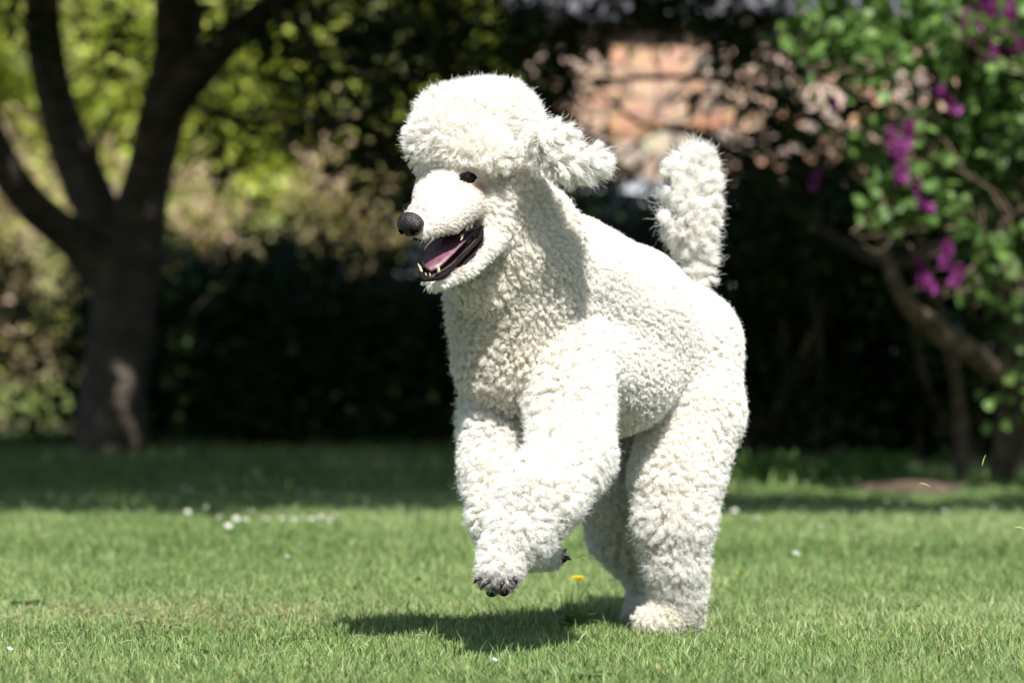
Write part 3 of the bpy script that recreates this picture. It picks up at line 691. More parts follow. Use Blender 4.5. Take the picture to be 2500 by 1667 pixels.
# ---- hair
tri = np.concatenate([BQ[:, [0, 1, 2]], BQ[:, [0, 2, 3]]])
ta = .5 * np.linalg.norm(np.cross(BV[tri[:, 1]] - BV[tri[:, 0]], BV[tri[:, 2]] - BV[tri[:, 0]]), axis=1)
dens = VP[tri[:, 0], 6] * 1e4 * 1.0
cnt = ta * dens; N = int(cnt.sum()); pick = rng.choice(len(tri), N, p=cnt / cnt.sum())
u = rng.random((N, 2)); u[u.sum(1) > 1] = 1 - u[u.sum(1) > 1]; bw = np.stack([1 - u.sum(1), u[:, 0], u[:, 1]], 1)
T3 = tri[pick]
R0 = (BV[T3] * bw[..., None]).sum(1); RNm = (vn[T3] * bw[..., None]).sum(1); RNm /= np.linalg.norm(RNm, axis=1)[:, None]
RP = (VP[T3] * bw[..., None]).sum(1); RW = (Wr[T3] * bw[..., None]).sum(1)
# no hair on the nose, the eyes or in the mouth
PXR = 1250 + R0[:, 0] * F / R0[:, 1]; PYR = 833.5 - (R0[:, 2] - CH) * F / R0[:, 1]
keep = np.ones(N, bool)
keep &= np.linalg.norm(R0 - np.array(nose_c), axis=1) > .0255
ev = R0 - np.array(eye_n[0]); keep &= (ev[:, 0] / .0165) ** 2 + ((ev[:, 2] + .0004) / .0095) ** 2 + (ev[:, 1] / .018) ** 2 > 1
keep &= np.linalg.norm(R0 - np.array(eye_f[0]), axis=1) > .009
jaxA, jaxB = np.array(W(1190, 565, 6.50)), np.array(W(1045, 665, 6.41))        # the mouth gap
tt = np.clip(((R0 - jaxA) @ (jaxB - jaxA)) / ((jaxB - jaxA) @ (jaxB - jaxA)), 0, 1)
cfc = RW[:, RN.index('face')] + RW[:, RN.index('jaw')] + RW[:, RN.index('cheek')]
facing_up = (RW[:, RN.index('jaw')] > .4) & (RNm[:, 2] > .5) & (PXR < 1180)
facing_dn = (RW[:, RN.index('face')] > .4) & (RNm[:, 2] < -.8)
keep &= ~(facing_up | facing_dn)
R0, RNm, RP, RW = R0[keep], RNm[keep], RP[keep], RW[keep]; N = len(R0)
q = np.clip((PYR[keep] - 345) / 50, 0, 1) * RW[:, RN.index('top')] * (PXR[keep] < 1260); RP[:, 0] *= 1 - .25 * q
for e_ in (eye_n, eye_f):
    q = np.exp(-(np.linalg.norm(R0 - (np.array(e_[0]) + [0, 0, .008]), axis=1) / .021) ** 2); RP[:, 0] *= 1 - .78 * q
# flow field
flow = np.zeros((N, 3)) + np.array([.25, .35, -.9])
def setflow(reg, v):
    global flow
    w_ = RW[:, RN.index(reg)][:, None]; flow = flow * (1 - w_) + np.asarray(v, float) * w_
mz = np.array(W(1150, 420, 6.50) - W(1010, 545, 6.39)); mz /= np.linalg.norm(mz)
setflow('face', mz + [0, 0, -.35]); setflow('jaw', mz + [0, 0, -.8]); setflow('cheek', mz + [0, 0, -1.0])
setflow('back', [.35, .75, -.3]); setflow('ear', [1, -.1, -.05]); setflow('tail', [0, 0, .9]); setflow('top', [0, .1, .6])
flow += np.stack([vnoise(R0, 16, 41, 3) - .5, vnoise(R0, 16, 42, 3) - .5, vnoise(R0, 16, 43, 3) - .5], 1) * 1.9
flow -= RNm * (flow * RNm).sum(1)[:, None]; flow /= np.linalg.norm(flow, axis=1)[:, None] + 1e-9
# locks
order = rng.random(N)
sp = RP[:, 4] * .001
ncl_p = 1 / (np.maximum(RP[:, 6], 1) * 1e4 * sp ** 2 * .8)
isc = rng.random(N) < ncl_p; ci = np.nonzero(isc)[0]
kd = KDTree(len(ci))
for j, i_ in enumerate(ci): kd.insert(R0[i_], j)
kd.balance()
own = np.array([kd.find(p)[1] for p in R0.tolist()])
nc = len(ci); K = 9; tS = np.linspace(0, 1, K)
def rnd_dirs(n): v = rng.normal(size=(n, 3)); return v / np.linalg.norm(v, axis=1)[:, None]
cN, cP, cF = RNm[ci], RP[ci], flow[ci]
cdir = cN * 1.0 + cF * cP[:, 5:6] + rnd_dirs(nc) * .40; cdir /= np.linalg.norm(cdir, axis=1)[:, None]
e1 = np.cross(cdir, rnd_dirs(nc)); e1 /= np.linalg.norm(e1, axis=1)[:, None]; e2 = np.cross(cdir, e1)
cph = rng.uniform(0, 6.28, nc); hand = np.where(rng.random(nc) < .5, -1, 1)
clen = cP[:, 0] * .001 * rng.uniform(.70, 1.22, nc)
ccr = cP[:, 1] * .001 * rng.uniform(.6, 1.3, nc); ctn = cP[:, 2] * rng.uniform(.7, 1.3, nc) * 6.283
def shape(dirv, L_, cr, tn, ph, hd, a1, a2):
    out = np.zeros((len(dirv), K, 3))
    for k in range(K):
        t = tS[k]; env = cr * min(1, t * 2.2); an = ph + hd * tn * t
        out[:, k] = dirv * (L_ * (t - .12 * t * t))[:, None] + a1 * (env * np.cos(an) - cr * 0)[:, None] + a2 * (env * np.sin(an))[:, None]
    out -= out[:, :1]
    return out
CS = shape(cdir, clen, ccr, ctn, cph, hand, e1, e2)
cl_ = RP[:, 3] * rng.uniform(.75, 1.1, N); stray = rng.random(N) < .07 * (1 - .3 * RW[:, RN.index('top')]); cl_[stray] *= .15; RP[stray, 0] *= 1.25
hd_ = RNm + flow * RP[:, 5:6] + rnd_dirs(N) * .45; hd_ /= np.linalg.norm(hd_, axis=1)[:, None]
h1 = np.cross(hd_, rnd_dirs(N)); h1 /= np.linalg.norm(h1, axis=1)[:, None]; h2 = np.cross(hd_, h1)
HS = shape(hd_, RP[:, 0] * .001 * rng.uniform(.6, 1.05, N), RP[:, 1] * .0006 * rng.uniform(.4, 1.3, N), RP[:, 2] * 6.283 * rng.uniform(.7, 1.3, N), rng.uniform(0, 6.28, N), np.ones(N), h1, h2)
cl_ = np.clip(cl_, 0, .97)
root_off = R0[ci][own] - R0
cl_[np.linalg.norm(root_off, axis=1) > 1.6 * sp] *= .1
cl_[(RNm * cN[own]).sum(1) < .3] *= .1
POS = np.zeros((N, K, 3), np.float32)
for k in range(K):
    t = tS[k]; wgt = (cl_ * min(1, (t * 1.5)) ** .8)[:, None]
    tgt = root_off + CS[own, k] * (.85 + .15 * rng.random(N))[:, None]
    POS[:, k] = R0 + HS[:, k] * (1 - wgt) + tgt * wgt
RAD = (RP[:, 7] * .001)[:, None] * np.array([1, 1, 1, .98, .95, .9, .8, .6, .3])[None]
tone = (.5 + .5 * rng.random(nc))[own] * .6 + rng.random(N) * .4
stain = np.zeros(N)
for (px, py, r, s) in ((1165, 445, 30, .5), (1120, 650, 26, .7), (1060, 700, 25, .5), (1215, 1425, 40, .2), (1560, 1070, 60, .5), (1180, 445, 30, .3)):
    pass
# hair bodies: each part of the coat its own curves object
fur = bpy.data.materials.new('poodle_fur'); fur.use_nodes = True
Nn = fur.node_tree.nodes; Ln = fur.node_tree.links; pb = Nn['Principled BSDF']
at = Nn.new('ShaderNodeAttribute'); at.attribute_name = 'Col'; Ln.new(at.outputs['Color'], pb.inputs['Base Color'])
pb.inputs['Roughness'].default_value = .55; pb.inputs['Specular IOR Level'].default_value = .3
trn = Nn.new('ShaderNodeBsdfTranslucent'); msh = Nn.new('ShaderNodeMixShader'); msh.inputs[0].default_value = .35
Ln.new(at.outputs['Color'], trn.inputs[0]); Ln.new(pb.outputs[0], msh.inputs[1]); Ln.new(trn.outputs[0], msh.inputs[2]); Ln.new(msh.outputs[0], Nn['Material Output'].inputs[0])
def hair(name, sel, parent, label=None):
    n = int(sel.sum()); cu = bpy.data.hair_curves.new(name); cu.add_curves([K] * n)
    cu.attributes['position'].data.foreach_set('vector', POS[sel].ravel())
    ra = cu.attributes.get('radius') or cu.attributes.new('radius', 'FLOAT', 'POINT')
    ra.data.foreach_set('value', RAD[sel].astype(np.float32).ravel())
    c = cu.attributes.new('Col', 'FLOAT_COLOR', 'CURVE'); cc_ = np.ones((n, 4), np.float32); cc_[:, :3] = HCOL[sel]; c.data.foreach_set('color', cc_.ravel())
    o = bpy.data.objects.new(name, cu); COL.objects.link(o); cu.materials.append(fur); o.parent = parent; o.location = -parent.location
    if label: o['label'] = label
    return o
c0, c1 = np.array([.94, .935, .91]), np.array([.90, .87, .79])
tone = np.clip(tone * 1.1 - .25 * vnoise(R0, 9, 51, 3), 0, 1)
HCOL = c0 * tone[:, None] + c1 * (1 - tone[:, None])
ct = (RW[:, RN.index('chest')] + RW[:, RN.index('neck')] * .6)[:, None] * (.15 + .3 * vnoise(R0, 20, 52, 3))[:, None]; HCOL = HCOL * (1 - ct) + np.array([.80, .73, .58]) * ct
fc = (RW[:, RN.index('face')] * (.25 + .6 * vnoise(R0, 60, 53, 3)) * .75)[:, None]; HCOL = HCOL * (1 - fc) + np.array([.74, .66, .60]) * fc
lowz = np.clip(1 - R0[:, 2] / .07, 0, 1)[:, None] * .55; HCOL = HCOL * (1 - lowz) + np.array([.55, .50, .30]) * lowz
def stainat(px, py, d, r, col, s):
    global HCOL
    q = np.exp(-(np.linalg.norm(R0 - np.array(W(px, py, d)), axis=1) / r) ** 2)[:, None] * s
    HCOL = HCOL * (1 - q) + np.array(col) * q
q1 = surf(1160, 455)[0]; dq = np.exp(-(np.linalg.norm(R0 - np.array(q1), axis=1) / .016) ** 2)[:, None] * .75; HCOL = HCOL * (1 - dq) + np.array([.55, .36, .25]) * dq
stainat(1110, 655, 6.41, .014, (.50, .30, .20), .55); stainat(1050, 700, 6.38, .016, (.6, .45, .25), .6)
stainat(1182, 1445, 6.325, .026, (.07, .052, .04), .98); stainat(1222, 1450, 6.325, .027, (.09, .065, .045), .98); stainat(1260, 1432, 6.335, .018, (.14, .10, .07), .9); stainat(1372, 1362, 6.65, .026, (.08, .065, .05), .95)
stainat(1012, 512, 6.38, .018, (.42, .36, .33), .7); stainat(1060, 575, 6.41, .02, (.60, .50, .40), .5); stainat(1560, 1060, 7.0, .07, (.62, .48, .32), .5)
reg = RW.argmax(1); g = lambda *n: np.isin(reg, [RN.index(x) for x in n])
mid = R0[:, 0] > W(1150, 0, 6.5).x
hair('topknot', g('top'), dog)
hair('ear_hair', g('ear') & mid, dog); hair('ear_hair', g('ear') & ~mid, dog)
hair('face_hair', g('face', 'cheek', 'jaw'), dog)
hair('tail_hair', g('tail'), dog)
hair('leg_hair', g('leg', 'paw'), dog)
hair('coat', g('neck', 'chest', 'back', 'flank', 'rump'), dog)
print('hairs', N, 'locks', nc, 'bodyverts', len(BV))

# ---- face details
M_nose = mat('nose_leather', (.020, .016, .018), .30, .5, bump=(420, .8, .003))
M_lip = mat('black_lip', (.010, .007, .008), .7, .12, bump=(300, .9, .003))
M_lid = mat('eyelid_skin', (.014, .010, .009), 1.0, .0, bump=(400, .6, .001))
M_eye = mat('dark_eye', (.010, .006, .004), .16, .3)
M_tongue = mat('tongue', (.17, .07, .09), .38, .5, noise=(120, (.12, .045, .065), 4, .4, .6), bump=(700, .5, .001), coat=.2)
M_gum = mat('mouth_lining', (.05, .02, .025), .45, .4, noise=(90, (.02, .012, .015), 4, .4, .6))
M_tooth = mat('tooth', (.72, .64, .42), .3, .5, coat=.3)
M_claw = mat('claw', (.03, .027, .027), .3, .5, bump=(300, .4, .001))
M_pad = mat('paw_pad', (.025, .021, .02), .95, .08, bump=(250, .7, .002))
hx = np.array([.80, -.60, 0]); hx /= np.linalg.norm(hx)              # the head's left
hf = -mz; hx = hx - hf * (hx @ hf); hx /= np.linalg.norm(hx); hu = np.cross(hx, hf); hu /= np.linalg.norm(hu)
if hu[2] < 0: hu = -hu
HR = np.stack([hx, hf, hu], 1)
def hp(c, x, y, z): return tuple(np.array(c) + hx * x + hf * y + hu * z)
# nose: a rounded wedge with two nostrils
nb = ball(nose_c, (.0262, .019, .0235), 64, 44, HR); NVt = (nb[0] - np.array(nose_c)) @ HR
for i_ in range(len(NVt)):
    x, y, z = NVt[i_]
    z *= 1.0 if z > 0 else .85
    x *= 1 - .25 * max(0, -z / .017)
    for s in (-1, 1):
        dd = ((x - s * .0100) / .0052) ** 2 + ((z + .004) / .0065) ** 2
        if y > 0: y -= .004 * math.exp(-dd)
    y -= .003 * math.exp(-(x / .0025) ** 2) * (1 if z < 0 else .3) * (y > 0)
    NVt[i_] = (x, y, z)
no = link('nose', mk('nose', NVt @ HR.T + np.array(nose_c), nb[1]), M_nose, dog)
M_nostril_shade = mat('nostril_shade', (.002, .002, .002), 1, 0)  # black balls stand in for the shade inside the nostrils
for s in (-1, 1):
    th = s * .45; Rn = HR @ np.array([[math.cos(th), math.sin(th), 0], [-math.sin(th), math.cos(th), 0], [0, 0, 1]])
    link('nostril', mkj('nostril', [ball(np.array(nose_c) + HR @ np.array([s * .0125, .0138, -.0045]), (.0042, .0034, .0052), 16, 12, Rn),
         ball(np.array(nose_c) + HR @ np.array([s * .0185, .0098, -.0050]), (.0045, .0030, .0020), 12, 8, Rn)]), M_nostril_shade, no)
for nm, (loc, n), s in (('eye', eye_n, 1.22), ('eye', eye_f, 1.05)):
    sd_ = 1 if s > 1.1 else -1
    nv = np.array(n) * .5 + (hx * sd_ * .8 + hf * .55 + hu * .05) * .6; nv /= np.linalg.norm(nv)
    sx = -hf * .9 - hu * .42 + hx * sd_ * .1; sx -= nv * (sx @ nv); sx /= np.linalg.norm(sx); su = np.cross(nv, sx); su *= np.sign(su[2])
    RM = np.stack([sx, su, nv], 1); L0 = np.array(loc)
    eo = link(nm, mkj(nm, [ball(L0 - nv * .0048, .0098, 28, 20)]), M_eye, dog)
    q = ball((0, 0, 0), (1, 1, 1), 36, 20); U = q[0].copy(); rr = np.hypot(U[:, 0] * .0165 / .0085, U[:, 1] * .0095 / .0050)
    U = U * [.0175, .0102, .0048]
    U[:, 1] *= 1 - .35 * np.abs(U[:, 0] / .0165)                       # almond
    U[:, 2] -= .0075 * np.clip(1 - rr, 0, 1) * (U[:, 2] > 0)            # the opening between the lids
    link('eyelid', mk('eyelid', U @ RM.T + L0 + su * .0004, q[1]), M_lid, eo)
# mouth: lining, tongue, lips, teeth
def strip(A, B, n=16, bulge=0.0, th=.004):
    """a rounded slab between two 3D poly-lines"""
    a = catmull(A, n); b = catmull(B, n); V = []; seg = 9
    for i_ in range(n):
        m = (a[i_] + b[i_]) / 2; r = (b[i_] - a[i_]) / 2
        tgt = (a[min(i_ + 1, n - 1)] - a[max(i_ - 1, 0)]) + (b[min(i_ + 1, n - 1)] - b[max(i_ - 1, 0)])
        nn = np.cross(tgt, r); nn /= np.linalg.norm(nn) + 1e-9
        if nn[2] < 0: nn = -nn
        for q in np.linspace(0, 2 * np.pi, 2 * seg, endpoint=False):
            c_, s_ = math.cos(q), math.sin(q)
            h_ = th * s_ + bulge * (1 - c_ * c_) - (bulge * .7 * math.exp(-(c_ / .18) ** 2) if s_ > 0 else 0)
            V.append(m + r * c_ + nn * h_)
    S2 = 2 * seg; Q = []
    for i_ in range(n - 1):
        for j in range(S2): Q.append([i_ * S2 + j, i_ * S2 + (j + 1) % S2, (i_ + 1) * S2 + (j + 1) % S2, (i_ + 1) * S2 + j])
    V = V + [a[0] / 2 + b[0] / 2, a[-1] / 2 + b[-1] / 2]; T = []
    for j in range(S2): T += [[(j + 1) % S2, j, n * S2], [(n - 1) * S2 + j, (n - 1) * S2 + (j + 1) % S2, n * S2 + 1]]
    return np.array(V), np.array(Q), np.array(T)
lipN = [W(1176, 553, 6.462), W(1171, 583, 6.448), W(1125, 632, 6.418), W(1085, 673, 6.392), W(1040, 684, 6.378)]
lipF = [W(1160, 560, 6.56), W(1130, 590, 6.535), W(1085, 625, 6.495), W(1050, 655, 6.455), W(1026, 660, 6.41)]
link('mouth_lining', mkj('mouth_lining', [strip([W(1178, 560, 6.475), W(1150, 600, 6.45), W(1105, 645, 6.42), W(1050, 680, 6.392)], [W(1160, 575, 6.555), W(1125, 600, 6.53), W(1080, 638, 6.485), W(1036, 668, 6.425)], 16, -.002, .005),
     strip([W(1170, 552, 6.47), W(1125, 566, 6.445), W(1075, 578, 6.415)], [W(1150, 560, 6.55), W(1110, 572, 6.51), W(1062, 580, 6.45)], 12, 0, .004),
     strip([W(1180, 548, 6.48), W(1182, 565, 6.48), W(1176, 585, 6.475)], [W(1160, 548, 6.55), W(1162, 570, 6.55), W(1155, 585, 6.545)], 8, 0, .006)]), M_gum, dog)
link('tongue', mkj('tongue', [strip([W(1168, 556, 6.475), W(1136, 590, 6.443), W(1102, 626, 6.418), W(1074, 652, 6.402), W(1052, 664, 6.40)],
     [W(1150, 560, 6.54), W(1095, 570, 6.505), W(1052, 594, 6.472), W(1030, 632, 6.438), W(1038, 656, 6.415)], 22, .002, .005)]), M_tongue, dog)
link('lip', mkj('lip', [tube(lipN, [.003, .0038, .0028, .0032, .0022], seg=9, n=60, bump=.22, seed=3), tube(lipF, [.003, .004, .004, .004, .003], seg=8, n=30, bump=.1, seed=4),
     tube([lipN[-1], W(1030, 676, 6.385), lipF[-1]], [.004, .004, .003], seg=8, n=10),
     tube([W(1176, 552, 6.46), W(1150, 562, 6.445), W(1118, 572, 6.425)], [.003, .0032, .0015], seg=8, n=20, bump=.1, seed=5)]), M_lip, dog)
def tooth(base, tip, r): return tube([base, (Vector(base) * .5 + Vector(tip) * .5) + Vector((.0006, 0, 0)), tip], [r * .8, r * .62, r * .1], seg=9, n=10)
teeth = [((1071, 664, 6.395), (1068, 645, 6.39), .0036), ((1029, 664, 6.40), (1020, 643, 6.395), .0034),
         ((1140, 552, 6.445), (1137, 572, 6.44), .0045), ((1128, 570, 6.438), (1125, 588, 6.434), .0042), ((1150, 548, 6.45), (1149, 560, 6.447), .004),
         ((1050, 674, 6.388), (1048, 666, 6.386), .0016), ((1040, 673, 6.39), (1038, 665, 6.388), .0016)]
for a, b, r in teeth: link('tooth', mkj('tooth', [tooth(W(*a), W(*b), r)]), M_tooth, dog)
# near paw: claws curving out of the dark stained toes, dark pads below
for i_, (px, py, d, px2, py2) in enumerate([(1172, 1412, 6.312, 1156, 1424), (1194, 1418, 6.298, 1172, 1440), (1228, 1420, 6.298, 1222, 1440), (1256, 1410, 6.312, 1262, 1428)]):
    a = W(px, py, d); b = W(px2, py2, d - .002)
    link('claw', mkj('claw', [tube([a, a * .5 + b * .5 + Vector((0, -.005, .003)), b], [.0040, .0034, .0008], seg=9, n=14)]), M_claw, dog)
for px, py, d, r in [(1200, 1446, 6.335, 15), (1230, 1445, 6.335, 14)]:
    link('paw_pad', mkj('paw_pad', [ball(W(px, py, d), (r * .0006, .011, r * .0005), 14, 10)]), M_pad, dog)
for px, py, d, px2, py2 in [(1370, 1352, 6.64, 1384, 1340), (1378, 1362, 6.63, 1394, 1366)]:
    link('claw', mkj('claw', [tube([W(px, py, d), W(px * .5 + px2 * .5, py * .5 + py2 * .5 - 2, d), W(px2, py2, d + .004)], [.0052, .0040, .001], seg=9, n=10)]), M_claw, dog)
for px, py, rx_ in ((1368, 1364, .012), (1350, 1374, .010)):
    link('paw_pad', mkj('paw_pad', [ball(W(px, py, 6.62), (rx_, .012, .008), 14, 10)]), M_pad, dog)
# whiskers and chin drips
wk = []
r_ = np.random.default_rng(77)
for k in range(9):
    px = r_.uniform(985, 1060); py = 560 + (px - 985) * .25 + r_.uniform(-10, 10); a = W(px, py, 6.385)
    v = Vector((r_.uniform(-.02, .002), r_.uniform(-.01, .0), r_.uniform(-.02, -.004)))
    wk.append(tube([a, a + v * .6, a + v + Vector((0, 0, -.004))], [.00022, .00018, .0001], seg=4, n=6))
link('whisker', mkj('whisker', wk), M_claw if False else M_tooth, dog)

# ================================================================== GRASS AND SMALL PLANTS
def grass(n, d0, d1, hw, h, wd, seed, lean=.45, bend=.5, dry=.09, tall=0.0):
    r_ = np.random.default_rng(seed)
    Y = r_.uniform(d0, d1, n); X = r_.uniform(-1, 1, n) * hw(Y)
    P = np.stack([X, Y, np.zeros(n)], 1)
    a = vnoise(P, 1.6, 5); b = vnoise(P, 7, 6); c = vnoise(P, 26, 7)
    straw = np.exp(-(((X + .62) / .34) ** 2 + ((Y - 7.35) / .30) ** 2)) * .42 + np.exp(-(((X + .95) / .22) ** 2 + ((Y - 6.5) / .2) ** 2)) * .3
    pd = dry * (.5 + 1.6 * b * c) + straw * (.4 + .9 * c)
    isd = r_.random(n) < pd
    hh = h * r_.uniform(.45, 1.25, n) * (.7 + .6 * c) * np.where(isd, .75, 1) * (1 - .35 * straw)
    hh = np.where(r_.random(n) < tall, hh * 1.9, hh)
    az = r_.uniform(0, 2 * np.pi, n); fa = r_.uniform(0, 2 * np.pi, n)
    lean_ = lean * r_.random(n) ** .7 + np.where(isd, .5, 0) * r_.random(n)
    dx, dy = np.cos(az), np.sin(az); wx, wy = np.cos(fa), np.sin(fa); ww = wd * r_.uniform(.6, 1.3, n)
    m = P + np.stack([dx * hh * lean_ * .35, dy * hh * lean_ * .35, hh * .55], 1)
    t = P + np.stack([dx * hh * (lean_ + bend * lean_), dy * hh * (lean_ + bend * lean_), hh * (1 - .25 * lean_)], 1)
    s = np.stack([wx * ww * .5, wy * ww * .5, np.zeros(n)], 1)
    V = np.stack([P - s, P + s, m - s * .8, m + s * .8, t], 1)
    k = np.arange(n)[:, None] * 5
    Q = k + np.array([0, 1, 3, 2]); T = k + np.array([2, 3, 4])
    g0, g1, g2 = np.array([.11, .20, .055]), np.array([.245, .35, .11]), np.array([.42, .49, .24])
    f = np.clip(a * .5 + c * .3 + r_.normal(size=n) * .28, 0, 1)[:, None]
    col = np.where(f < .5, g0 * (1 - 2 * f) + g1 * 2 * f, g1 * (2 - 2 * f) + g2 * (2 * f - 1))
    dc = np.array([.40, .33, .18]) * r_.uniform(.7, 1.2, n)[:, None]
    col = np.where(isd[:, None], dc, col)
    C = np.repeat(col[:, None], 5, 1); C[:, :2] *= np.array([.95, .85, .6]); return V.reshape(-1, 3), Q, T, C.reshape(-1, 3)
hw = lambda y: y * .134 + 1.1
parts = [grass(420000, 5.3, 9.2, hw, .022, .0026, 1, tall=.03), grass(230000, 9.2, 13.5, hw, .025, .0042, 2, tall=.03), grass(110000, 13.5, 21.5, lambda y: y * .134 + 1.6, .042, .010, 3, dry=.05, tall=.05)]
tag(link('grass', mkj('grass', parts), M_grass), 'short green lawn grass with a few straw coloured dry patches', 'grass', kind='stuff')
# dead straw lying in the dry patch
r_ = np.random.default_rng(5); n = 650
X = np.concatenate([r_.normal(-.62, .30, 350), r_.uniform(-1.2, 1.2, 300)]); Y = np.concatenate([r_.normal(7.3, .28, 350), r_.uniform(5.9, 9, 300)])
az = r_.normal(0, .7, n); L_ = r_.uniform(.010, .03, n); z = r_.uniform(.006, .017, n)
A = np.stack([X, Y, z], 1); B = A + np.stack([np.cos(az) * L_, np.sin(az) * L_, r_.normal(0, .006, n)], 1); wv = np.stack([-np.sin(az), np.cos(az), np.ones(n) * .8], 1) * .0006
V = np.stack([A - wv, A + wv, (A + B) / 2 + wv + [0, 0, .003], (A + B) / 2 - wv + [0, 0, .003], B], 1).reshape(-1, 3); k = np.arange(n)[:, None] * 5
sc = np.repeat(np.array([[.46, .38, .24]]) * r_.uniform(.6, 1.15, (n, 1)), 5, 0)
tag(link('straw', mk('straw', V, k + np.array([0, 1, 2, 3]), k + np.array([3, 2, 4]), sc), M_grass), 'dead straw lying in the dry patch of lawn left of the shadow', 'straw', kind='stuff')

# daisies: petals, disc and stem; out of focus in the photo
M_white = mat('daisy_petal', (.62, .62, .60), .6, .3, trans=.2)
M_yel = mat('yellow_disc', (.75, .50, .03), .7, .2)
M_stem = mat('green_stem', (.10, .18, .04), .6, .3)
def petals(c, r0, r1, n, wd, droop, seed, layers=1, up=.2):
    r_ = np.random.default_rng(seed); V, Q, T = [], [], []
    for L in range(layers):
        for j in range(n):
            a = 2 * math.pi * (j + .5 * L) / n + r_.normal() * .06; rr = r1 * (1 - .22 * L) * r_.uniform(.9, 1.08); z = .0012 * L + up * rr * L * .5
            t = np.array([math.cos(a), math.sin(a), 0]); s = np.array([-math.sin(a), math.cos(a), 0]) * wd / 2; c_ = np.array(c) + [0, 0, z]; b = len(V)
            V += [c_ + t * r0 - s * .5, c_ + t * r0 + s * .5, c_ + t * rr * .7 + s + [0, 0, up * rr * .4], c_ + t * rr * .7 - s + [0, 0, up * rr * .4], c_ + t * rr + [0, 0, up * rr * .4 - droop]]
            Q.append([b, b + 1, b + 2, b + 3]); T.append([b + 3, b + 2, b + 4])
    return np.array(V), np.array(Q), np.array(T)
d0 = None
spots = []
for px, py in [(520, 1290), (548, 1296), (575, 1292), (632, 1298), (642, 1294), (700, 1296), (715, 1298), (745, 1302), (765, 1300), (800, 1290), (812, 1294), (828, 1296), (838, 1292), (925, 1304), (505, 1266), (345, 1250), (372, 1252), (258, 1262),
               (190, 1268), (590, 1302), (660, 1302), (690, 1300), (1010, 1292), (160, 1300), (330, 1282), (230, 1290), (880, 1275), (450, 1275), (1900, 1260), (1960, 1275), (2060, 1330), (2110, 1290), (2240, 1300), (2330, 1330), (2380, 1345),
               (2010, 1320), (1850, 1300), (2200, 1262), (2440, 1270), (1930, 1390), (1795, 1275), (600, 1278), (560, 1310), (770, 1316), (2290, 1276)]:
    spots.append((px, py, 'sun'))
for px, py in [(735, 1222), (745, 1228), (725, 1230), (752, 1224), (455, 1210), (448, 1216), (500, 1190), (390, 1180), (470, 1205), (1060, 1190), (870, 1180), (600, 1240), (80, 1005), (330, 1195), (640, 1200), (1000, 1090), (2140, 1235), (2185, 1230), (1080, 1215)]:
    spots.append((px, py, 'shade'))
for i, (px, py, kd_) in enumerate(spots):
    g = G(px, max(py, 1120)); h = .035 + .012 * random.random()
    g = Vector((g.x, g.y, 0)) + Vector((0, h / .0566 * .0, 0))
    gg = {'sun': ('small white daisy in the sunlit lawn just short of the shade line', 'daisies on the sunny lawn'), 'shade': ('small white daisy in the shaded grass under the trees', 'daisies in the shaded grass')}[kd_]
    if d0 is None:
        e = empty('daisy', (0, 0, 0), gg[0], 'daisy', gg[1])
        hd = link('flower_head', mkj('flower_head', [petals((0, 0, .04), .002, .011, 18, .0032, .001, 1, 2, .35)]), M_white, e)
        link('disc', mkj('disc', [ball((0, 0, .0415), (.0038, .0038, .0022), 10, 6)]), M_yel, hd)
        link('stem', mkj('stem', [tube([(0, 0, 0), (.001, 0, .02), (0, 0, .039)], [.0008, .0007, .0007], seg=5, n=5)]), M_stem, e)
        d0 = e
    else:
        e = d0.copy(); COL.objects.link(e)
        for ch in list(d0.children):
            c = ch.copy(); COL.objects.link(c); c.parent = e
            for g2 in ch.children:
                q = g2.copy(); COL.objects.link(q); q.parent = c
    e['label'], e['group'] = gg
    e.location = g; e.scale = (1.0,) * 3; e.rotation_euler = (random.uniform(-.1, .75), random.uniform(-.4, .4), random.uniform(0, 6))
# the dandelion by the dog
g = Vector((W(1411, 0, 7.66).x, 7.66, .012))
e = empty('dandelion', g, 'single yellow dandelion flower in the lawn between the dog front paw and hind legs', 'dandelion')
link('flower_head', mkj('flower_head', [petals((g.x, g.y, .052), .001, .0230, 46, .0030, .0005, 3, 3, .45)]), mat('dandelion_petal', (.9, .76, .02), .6, .3, trans=.25), e)
link('stem', mkj('stem', [tube([(g.x + .002, g.y, 0), (g.x, g.y, .02), (g.x, g.y, .051)], [.0012, .0011, .0011], seg=6, n=6)]), M_stem, e)
g = G(2446, 1435); e = empty('dandelion', g, 'tiny yellow flower half hidden in the lawn near the right edge', 'dandelion')
g = G(1800, 1432); e.location = g
link('flower_head', mkj('flower_head', [petals((g.x, g.y, .028), .001, .005, 20, .0014, .0005, 4, 2, .6)]), bpy.data.materials['dandelion_petal'], e); e['label'] = 'tiny yellow flower bud in the lawn just right of the dog hind legs'
link('stem', mkj('stem', [tube([(g.x, g.y, 0), (g.x, g.y, .027)], [.001, .001], seg=6, n=4)]), M_stem, e)
